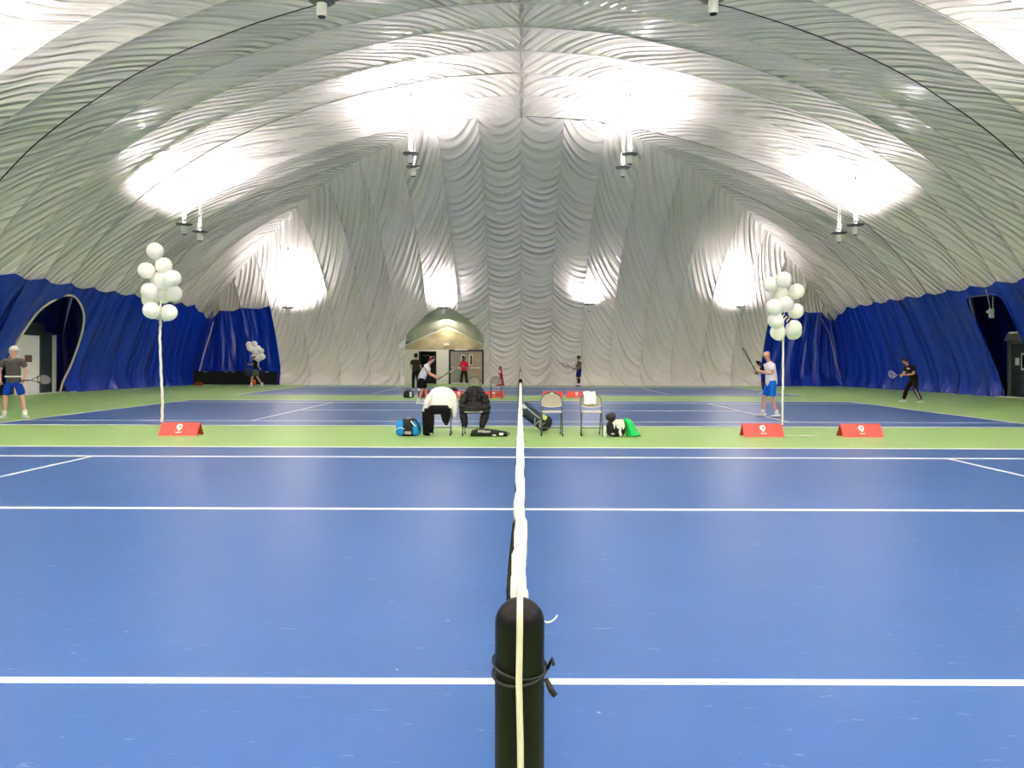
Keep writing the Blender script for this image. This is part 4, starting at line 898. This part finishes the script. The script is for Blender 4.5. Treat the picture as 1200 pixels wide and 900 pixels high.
def person(px, Y, ang, J, look, label, foot_y=0):
    """J: joints in metres (forward, left, up); look: colours and clothing"""
    o0 = flr(px, Y); t = empty('person', tuple(o0), label=label, cat='person')
    a = math.radians(ang); F = Vector((math.cos(a), math.sin(a), 0)); Lf = Vector((-math.sin(a), math.cos(a), 0)); U = Vector((0, 0, 1))
    def w(p): return F*p[0]+Lf*p[1]+U*p[2]
    j = {k: w(v) for k, v in J.items()}
    bulk = look.get('bulk', 1.0)
    vs, es, rs = [], [], []
    def add(p, r, par=None):
        vs.append(p); rs.append(r); i = len(vs)-1
        if par is not None: es.append((par, i))
        return i
    pel = add(j['pelvis']+U*.02, (.082*bulk, .072*bulk)); wst = add(j['waist'], (.10*bulk, .088*bulk), pel); che = add(j['chest'], (.125*bulk, .09*bulk), wst)
    up = add(j['chest'].lerp(j['neck'], .55), (.085, .066), che); nk = add(j['neck'].lerp(j['head'], .05), .046, up)
    hd = j['head']; hf = w(J.get('hf', (1, 0, 0))).normalized()       # head centre and the way the face looks
    upv = (hd-j['neck']).normalized()
    hb = add(hd-upv*.062+hf*.018, (.062, .072), nk); hm = add(hd+upv*.005, (.092, .108), hb); h3 = add(hd+upv*.062-hf*.006, (.088, .104), hm); ht = add(hd+upv*.108-hf*.008, (.05, .06), h3)
    for s_, sn in ((1, 'L'), (-1, 'R')):
        sh = add(j['sh'+sn]-U*.01, .050, up); mid = add(j['sh'+sn].lerp(j['el'+sn], .5), .050, sh); el = add(j['el'+sn], .041, mid); fm = add(j['el'+sn].lerp(j['wr'+sn], .45), .039, el); wr = add(j['wr'+sn], .026, fm)
        d = (j['wr'+sn]-j['el'+sn]).normalized(); n_ = w(J.get('palm'+sn, (0, -s_, 0))); n_ = (n_-d*n_.dot(d)).normalized(); sd = d.cross(n_).normalized()
        pm = add(j['wr'+sn]+d*.055, (.036, .020), wr)
        for q, (off, ln_) in enumerate(((-.030, .062), (-.010, .074), (.011, .070), (.030, .055))):
            b = j['wr'+sn]+d*.10+sd*off; k0 = add(b, .0095, pm); k1 = add(b+d*ln_*.5+n_*ln_*.28, .009, k0); add(b+d*ln_*.55+n_*ln_*.8, .0075, k1)
        tb = j['wr'+sn]+d*.045-sd*.036+n_*.01; k0 = add(tb, .011, pm); add(tb+d*.035-sd*.012+n_*.028, .009, k0)
        hp = add(j['hip'+sn], .058, pel); th = add(j['hip'+sn].lerp(j['kn'+sn], .5), .070, hp); kn = add(j['kn'+sn], .055, th); cf = add(j['kn'+sn].lerp(j['an'+sn], .35), .054, kn); an = add(j['an'+sn], .036, cf)
        td = w(J.get('toe'+sn, (1, 0, 0))).normalized(); add(j['an'+sn]-U*.045+td*.05, (.024, .018), an)
    me = skin_mesh(vs, es, rs, pel, 1)
    # nose and ears grow out of the same head mesh
    g = G(); sx = upv.cross(hf).normalized()
    c = hd+hf*.085-upv*.012; g.add([c+upv*.028, c-upv*.02+sx*.016, c-upv*.02-sx*.016, c+hf*.03-upv*.014, c-hf*.03], [(0, 3, 1), (0, 2, 3), (1, 3, 2), (0, 1, 4), (0, 4, 2), (1, 2, 4)])
    for s_ in (-1, 1): g.ball(hd+sx*s_*.08-upv*.012, (.012, .02, .03), 8, 5)
    c2 = hd+hf*.076-upv*.055; g.ball(c2, (.022, .022, .009), 8, 4)
    bm = bmesh.new(); bm.from_mesh(me); m2 = g.mesh('x'); bm.from_mesh(m2); bm.to_mesh(me); bm.free(); bpy.data.meshes.remove(m2)
    link_mesh('body', me, SKIN[look['skin']], t, smooth=True)
    g = G()
    for s_ in (-1, 1): g.ball(hd+hf*.083+sx*s_*.031+upv*.012, (.011, .011, .008), 8, 5)
    g.build('eyes', mat('eye_dark', (30, 24, 22), .3), t, smooth=True)
    # hair or cap
    if look.get('hair'):
        hm_ = cl('hair_%d_%d' % look['hair'][:2], look['hair'], .7)
        g = G(); Mh = Matrix((sx, hf, upv)).transposed()
        v = []; f = []; n1, n2 = 16, 8
        for i in range(n2+1):
            th_ = (PI*.70)*i/n2
            for k in range(n1):
                al = 2*PI*k/n1; front = max(0, math.sin(al)); tt = th_*(1-.50*front)
                rr = 1+.03*math.sin(5*al+i)
                v.append(hd+upv*.022+Mh@Vector((.094*rr*math.sin(tt)*math.cos(al), .110*rr*math.sin(tt)*math.sin(al)-.006, .128*rr*math.cos(tt))))
        for i in range(n2):
            for k in range(n1): f.append((i*n1+k, i*n1+(k+1) % n1, (i+1)*n1+(k+1) % n1, (i+1)*n1+k))
        f.append(tuple(range(n2*n1, (n2+1)*n1))); g.add(v, f); o = g.build('hair', hm_, t, smooth=True)
    if look.get('cap'):
        cm = cl('cap', look['cap'], .6); Mh = Matrix((sx, hf, upv)).transposed(); g = G()
        g.lathe([(.098, .0), (.102, .03), (.09, .075), (.05, .105), (.005, .112)], 18, hd+upv*.035, Mh@Matrix.Diagonal((.95, 1.08, 1)))
        g.add([hd+upv*.04+hf*.09+sx*.07, hd+upv*.04+hf*.09-sx*.07, hd+upv*.025+hf*.18-sx*.045, hd+upv*.025+hf*.18+sx*.045, hd+upv*.05+hf*.09+sx*.07, hd+upv*.05+hf*.09-sx*.07, hd+upv*.032+hf*.18-sx*.045, hd+upv*.032+hf*.18+sx*.045], [(0, 1, 2, 3), (7, 6, 5, 4), (0, 3, 7, 4), (1, 5, 6, 2), (3, 2, 6, 7)])
        g.build('cap', cm, t, smooth=True)
    # shirt
    vs, es, rs = [], [], []; slv = look.get('sleeve', .48)
    e = .022; low = add(j['pelvis']-(j['waist']-j['pelvis'])*.75, (.165*bulk, .145*bulk)); l2 = add(j['pelvis']+(j['waist']-j['pelvis'])*.2, (.165*bulk, .145*bulk), low); w_ = add(j['waist'], (.158*bulk, .14*bulk), l2); c_ = add(j['chest'], (.185*bulk, .145*bulk), w_); u_ = add(j['chest'].lerp(j['neck'], .6), (.135, .115), c_); add(j['neck']-upv*.01, .072, u_)
    for sn in 'LR':
        s1 = add(j['sh'+sn], .086, u_)
        if slv <= .6: add(j['sh'+sn].lerp(j['el'+sn], slv*.55), .084, s1); add(j['sh'+sn].lerp(j['el'+sn], slv+.26), .076, len(vs)-1)
        else: k1 = add(j['sh'+sn].lerp(j['el'+sn], .5), .066, s1); k2 = add(j['el'+sn], .058, k1); add(j['el'+sn].lerp(j['wr'+sn], .92), .042, k2)
    link_mesh('shirt' if slv <= .6 else 'jacket', skin_mesh(vs, es, rs, 0, 1), cl('top_%d_%d_%d' % look['top'], look['top']), t, smooth=True)
    # shorts or trousers
    vs, es, rs = [], [], []; long_ = look.get('long')
    p0 = add(j['pelvis']+(j['waist']-j['pelvis'])*.85, (.14*bulk, .12*bulk)); p1 = add(j['pelvis']-U*.04, (.158*bulk, .138*bulk), p0)
    for sn in 'LR':
        h1 = add(j['hip'+sn]-U*.03, .122*bulk**.5, p1); h2 = add(j['hip'+sn].lerp(j['kn'+sn], .5), .112 if not long_ else .10, h1)
        if long_: k_ = add(j['kn'+sn], .08, h2); m_ = add(j['kn'+sn].lerp(j['an'+sn], .45), .074, k_); add(j['kn'+sn].lerp(j['an'+sn], 1.0), .062, m_)
        else: add(j['hip'+sn].lerp(j['kn'+sn], look.get('len', .92)), .108, h2)
    link_mesh('trousers' if long_ else 'shorts', skin_mesh(vs, es, rs, 0, 1), cl('low_%d_%d_%d' % look['low'], look['low']), t, smooth=True)
    if look.get('belt'): 
        pts = [j['pelvis']+U*.075+F*.13*bulk*math.cos(q)+Lf*.155*bulk*math.sin(q) for q in np.linspace(0, 2*PI, 19)[:-1]]; G().tube(pts, .02, 6, closed=True).build('shirt_hem', WHITEP, t, smooth=True)
    for sn in 'LR':
        td = w(J.get('toe'+sn, (1, 0, 0))).normalized(); fl = (td-U*td.z).normalized(); sdx = U.cross(fl); a0 = j['an'+sn]; base = Vector((a0.x, a0.y, a0.z-.085))
        if not long_ or look.get('socks'): G().tube([a0-U*.02, a0+U*.03, a0+U*.10*(1 if not long_ else .4)], [.05, .052, .054], 10).build('sock', cl('sock_%d' % look.get('sock', (240,))[0], look.get('sock', (238, 238, 236))), t, smooth=True)
        g = G(); v = []; f = []; n1 = 12
        prof_ = [(-.085, .030, .075, .0), (-.06, .040, .085, 0), (0, .042, .085, 0), (.06, .044, .070, 0), (.12, .049, .052, 0), (.165, .044, .042, 0), (.195, .022, .030, .004)]
        for x_, hw_, h_, z0 in prof_:
            for k in range(n1):
                q = 2*PI*k/n1; zz = (math.sin(q)*.5+.5); zz = max(0, zz)
                v.append(base+fl*x_+sdx*hw_*math.copysign(abs(math.cos(q))**.7, math.cos(q))*(1-.25*zz)+U*(z0+h_*zz))
        for i in range(len(prof_)-1):
            for k in range(n1): f.append((i*n1+k, i*n1+(k+1) % n1, (i+1)*n1+(k+1) % n1, (i+1)*n1+k))
        f += [tuple(range(n1)), tuple(range(len(v)-1, len(v)-n1-1, -1))]
        o = g.add(v, f).build('shoe', cl('shoe_%d' % look['shoe'][0], look['shoe'], .5), t, smooth=True)
        G().prism([(-.088, -.04), (.10, -.052), (.17, -.045), (.2, 0), (.17, .045), (.10, .052), (-.088, .04)], 0, .014, 'Z').build('sole', mat('sole_%d' % look.get('sole', (235,))[0], look.get('sole', (235, 235, 232)), .6), o)
        so = o.children[0]; so.matrix_local = Matrix.Translation(base) @ Matrix((tuple(fl)+(0,), tuple(sdx)+(0,), (0, 0, 1, 0), (0, 0, 0, 1))).transposed()
    return t, (lambda p: o0+w(p)), w
STAND = dict(pelvis=(0, 0, .95), waist=(0, 0, 1.11), chest=(.0, 0, 1.33), neck=(.01, 0, 1.50), head=(.03, 0, 1.645), shL=(0, .175, 1.43), shR=(0, -.175, 1.43), elL=(-.01, .25, 1.15), elR=(-.01, -.25, 1.15), wrL=(.08, .27, .93), wrR=(.08, -.27, .93),
             hipL=(0, .09, .90), hipR=(0, -.09, .90), knL=(.02, .12, .50), knR=(.02, -.12, .50), anL=(0, .13, .095), anR=(0, -.13, .095))
def pose(**k): d = dict(STAND); d.update(k); return d
# man in the grey shirt on the left
J = pose(anL=(.0, .24, .095), anR=(0, -.20, .095), knL=(.03, .20, .50), knR=(.03, -.17, .50), waist=(.02, 0, 1.11), chest=(.05, 0, 1.33), neck=(.08, .01, 1.49), head=(.11, .03, 1.64), hf=(.6, .8, 0),
         shL=(.05, .19, 1.42), shR=(.04, -.19, 1.42), elL=(.02, .29, 1.16), wrL=(.17, .27, .97), elR=(-.02, -.30, 1.17), wrR=(.08, -.26, .96), toeL=(.8, .6, 0), toeR=(1, -.2, 0))
p, W_, w_ = person(16, 19.4, -72, J, dict(skin='pink', cap=(236, 234, 228), hair=(196, 190, 180), top=(92, 88, 86), low=(14, 62, 170), shoe=(226, 228, 230), belt=True, bulk=1.13), 'man in grey t-shirt, blue shorts and white cap at the left edge')
racket(None, W_((.23, .29, .93)), w_((-.65, .62, .02)), w_((.6, .6, .3)), 'tennis racket held low by the man in the grey t-shirt')
o = drape('', '', '', 0, [(.06, 0, .05, .04, 0), (0, 0, .07, .06, 0), (-.12, 0, .07, .05, 0), (-.20, 0, .05, .04, 0)], None, 14, 3)
b = G().ball((0, 0, 0), .033, 14, 10).build('tennis_ball', col('ball_yellow', (226, 232, 90)), None, smooth=True, loc=tuple(W_((.13, -.27, .83)))); tag(b, 'yellow ball in the lowered hand of the man in grey', 'ball')
# bald man in white by the right balloons
J = pose(pelvis=(0, 0, .90), waist=(.0, 0, 1.06), chest=(.03, 0, 1.29), neck=(.06, 0, 1.46), head=(.12, 0, 1.61), hf=(1, 0, .02), shL=(.03, .18, 1.38), shR=(.04, -.18, 1.38), elL=(.06, .24, 1.13), elR=(.08, -.2, 1.14),
         wrL=(.33, .10, 1.20), wrR=(.33, -.04, 1.17), hipL=(0, .09, .86), hipR=(0, -.09, .86), knL=(.02, .12, .48), knR=(.15, -.12, .50), anL=(-.10, .14, .095), anR=(.17, -.15, .095), toeL=(1, .2, 0), toeR=(1, -.3, 0), palmL=(0, -1, .3), palmR=(0, 1, .3))
p, W_, w_ = person(904, 20.5, 180, J, dict(skin='light', top=(244, 240, 240), low=(10, 108, 214), shoe=(240, 238, 236), sole=(40, 40, 40), bulk=1.06), 'bald man in white t-shirt and bright blue shorts under the right balloons')
racket(None, W_((.42, .03, 1.21)), w_((.50, 0, .86)), w_((.82, -.15, -.475)), 'racket raised by the bald man in white')
# crouching man behind him
J = pose(pelvis=(-.1, 0, .80), waist=(-.02, 0, .94), chest=(.10, 0, 1.12), neck=(.22, 0, 1.25), head=(.32, 0, 1.36), hf=(1, 0, -.1), shL=(.12, .18, 1.20), shR=(.12, -.18, 1.20), elL=(.2, .25, .95), elR=(.2, -.25, .95), wrL=(.42, .12, .95), wrR=(.42, -.1, .92),
         hipL=(-.1, .09, .76), hipR=(-.1, -.09, .76), knL=(.1, .2, .46), knR=(.1, -.2, .46), anL=(-.02, .25, .095), anR=(.05, -.28, .095))
p, W_, w_ = person(898, 34.9, 180, J, dict(skin='brown', hair=(14, 12, 12), top=(16, 16, 18), low=(16, 16, 18), shoe=(232, 232, 232)), 'crouching man in black half hidden behind the bald man')
# man in black on the right
J = pose(pelvis=(-.08, 0, .84), waist=(-.02, 0, .99), chest=(.08, 0, 1.19), neck=(.19, 0, 1.34), head=(.27, 0, 1.46), hf=(1, 0, -.15), shL=(.10, .19, 1.27), shR=(.12, -.18, 1.27), elL=(.12, .25, 1.02), elR=(.17, -.22, 1.03), wrL=(.40, .10, .98), wrR=(.40, -.04, .96),
         hipL=(-.08, .10, .80), hipR=(-.08, -.10, .80), knL=(.02, .19, .46), knR=(.10, -.17, .47), anL=(-.18, .24, .095), anR=(.16, -.24, .095), toeL=(1, .3, 0), toeR=(1, -.3, 0))
p, W_, w_ = person(1069, 28.0, 190, J, dict(skin='light', hair=(26, 22, 22), top=(14, 14, 16), low=(12, 12, 14), long=True, shoe=(226, 226, 206), bulk=1.05), 'crouched man all in black with a pale leg stripe by the right blue curtain')
for s_ in (1,):
    k_, a_, h_ = [w_(J[q]) for q in ('knL', 'anL', 'hipL')]; off = w_((0.05, .045, 0))
    G().tube([h_.lerp(k_, .95)+off, k_.lerp(a_, .5)+off*.95, k_.lerp(a_, .9)+off*.9], [.024, .032, .02], 6, flat=.6).build('leg_stripe', WHITEP, p, smooth=True)
c_ = w_(J['chest'])+w_((.12, .06, .02)); G().box(c_, (.07, .05, .05)).build('chest_print', PRINT, p)
racket(None, W_((.50, .02, .95)), w_((.85, .35, .1)), w_((-.2, .95, .25)), 'racket held flat in front of the crouched man in black', (200, 200, 204))
# man in white and black shorts at the middle court
J = pose(pelvis=(-.05, 0, .86), waist=(.0, 0, 1.0), chest=(.10, 0, 1.20), neck=(.2, 0, 1.35), head=(.28, 0, 1.48), hf=(1, 0, .02), shL=(.12, .18, 1.28), shR=(.12, -.18, 1.28), elL=(.2, .22, 1.0), elR=(.22, -.22, 1.0), wrL=(.46, .10, .90), wrR=(.44, -.05, .87),
         hipL=(-.05, .10, .82), hipR=(-.05, -.10, .82), knL=(.06, .16, .47), knR=(-.02, -.16, .47), anL=(.10, .2, .095), anR=(-.12, -.2, .095))
p, W_, w_ = person(496, 26.2, 0, J, dict(skin='pink', hair=(84, 50, 36), top=(242, 238, 236), low=(14, 14, 18), len=.95, shoe=(240, 240, 238)), 'man in white t-shirt and black shorts leaning forward above the blue bag')
racket(None, W_((.56, .0, .86)), w_((.72, -.1, .45)), w_((-.45, .22, .7)), 'racket pointing right held by the man in white and black shorts', (60, 62, 66))
# man in olive seen from behind
J = pose(anL=(0, .12, .095), anR=(.0, -.14, .095), elR=(.03, -.26, 1.14), wrR=(.15, -.28, .95), elL=(.0, .25, 1.14), wrL=(.14, .22, .96))
p, W_, w_ = person(487, 37.6, 75, J, dict(skin='pink', hair=(34, 28, 26), top=(52, 54, 34), low=(14, 14, 20), long=True, shoe=(232, 232, 232), bulk=1.06), 'man in olive t-shirt and black trousers seen from behind near the entrance')
# person in red with crossed arms
J = pose(elL=(.05, .25, 1.14), elR=(.05, -.25, 1.14), wrL=(.20, -.02, 1.17), wrR=(.22, .02, 1.12), anL=(0, .17, .095), anR=(0, -.17, .095), knL=(.02, .14, .5), knR=(.02, -.14, .5), palmL=(-1, 0, 0), palmR=(-1, 0, 0))
J = {k: tuple(x*.93 for x in v) if k[:2] in ('pe', 'wa', 'ch', 'ne', 'he', 'sh', 'el', 'wr', 'hi', 'kn') else v for k, v in J.items()}
p, W_, w_ = person(543.8, 46.6, -90, J, dict(skin='tan', hair=(24, 20, 22), top=(232, 40, 74), low=(18, 18, 20), long=True, sleeve=1, shoe=(230, 230, 230)), 'person in red jacket with crossed arms before the steel double doors')
# man with navy shorts at the end wall
J = pose(elR=(.03, -.24, 1.14), elL=(.05, .24, 1.14), wrR=(.26, -.08, 1.02), wrL=(.27, .05, 1.04), anL=(.10, .2, .095), anR=(-.06, -.22, .095), knL=(.08, .16, .5), knR=(.0, -.17, .5), hf=(1, 0, 0))
J = {k: tuple(x*.97 for x in v) if k[:2] in ('pe', 'wa', 'ch', 'ne', 'he', 'sh', 'el', 'wr', 'hi', 'kn') else v for k, v in J.items()}
p, W_, w_ = person(678.5, 43.6, 205, J, dict(skin='tan', hair=(44, 34, 30), top=(104, 98, 88), low=(22, 24, 120), shoe=(36, 36, 40), sole=(230, 230, 230)), 'man in grey top and navy shorts by the end wall right of the net')
k_, a_ = w_(J['knL']), w_(J['anL']); G().tube([k_-Vector((0, 0, .02)), k_.lerp(a_, .4), k_.lerp(a_, .85)], [.062, .06, .045], 8).build('leg_sleeve', cl('black', (14, 14, 16)), p, smooth=True)
G().box(w_(J['chest'])+w_((.125, 0, .02)), (.12, .05, .07)).build('shirt_print', PRINT, p)
racket(None, W_((.34, -.02, 1.02)), w_((.5, -.3, .28)), w_((-.4, .9, .5)), 'racket raised by the man in navy shorts at the end wall')
# man walking with the balloons
J = pose(chest=(.05, 0, 1.31), waist=(.02, 0, 1.10), neck=(.08, 0, 1.47), head=(.12, 0, 1.60), elL=(.12, .22, 1.17), wrL=(.32, .14, 1.20), elR=(.05, -.26, 1.18), wrR=(-.05, -.34, 1.02), anL=(.22, .09, .095), knL=(.18, .1, .50), knR=(-.04, -.1, .5), anR=(-.30, -.09, .11))
p, W_, w_ = person(300, 42.5, 178, J, dict(skin='pink', cap=(206, 178, 160), hair=(60, 44, 38), top=(16, 18, 20), low=(92, 104, 96), shoe=(200, 200, 196)), 'man in black t-shirt and grey-green shorts walking with balloons at the left')
t = empty('shoulder_bag', tuple(W_((.36, .24, .0))), label='dark blue bag carried in front of the balloon walker', cat='bag')
RB((0, -.06, .78), (.30, .16, .40), .07, 3).build('body', NAVYB, t, smooth=True); G().tube(smooth_poly([(-.1, -.06, .95), (0, .0, 1.2), (.1, -.06, .95)], 6), .015, 6).build('handle', BAGB, t, smooth=True)
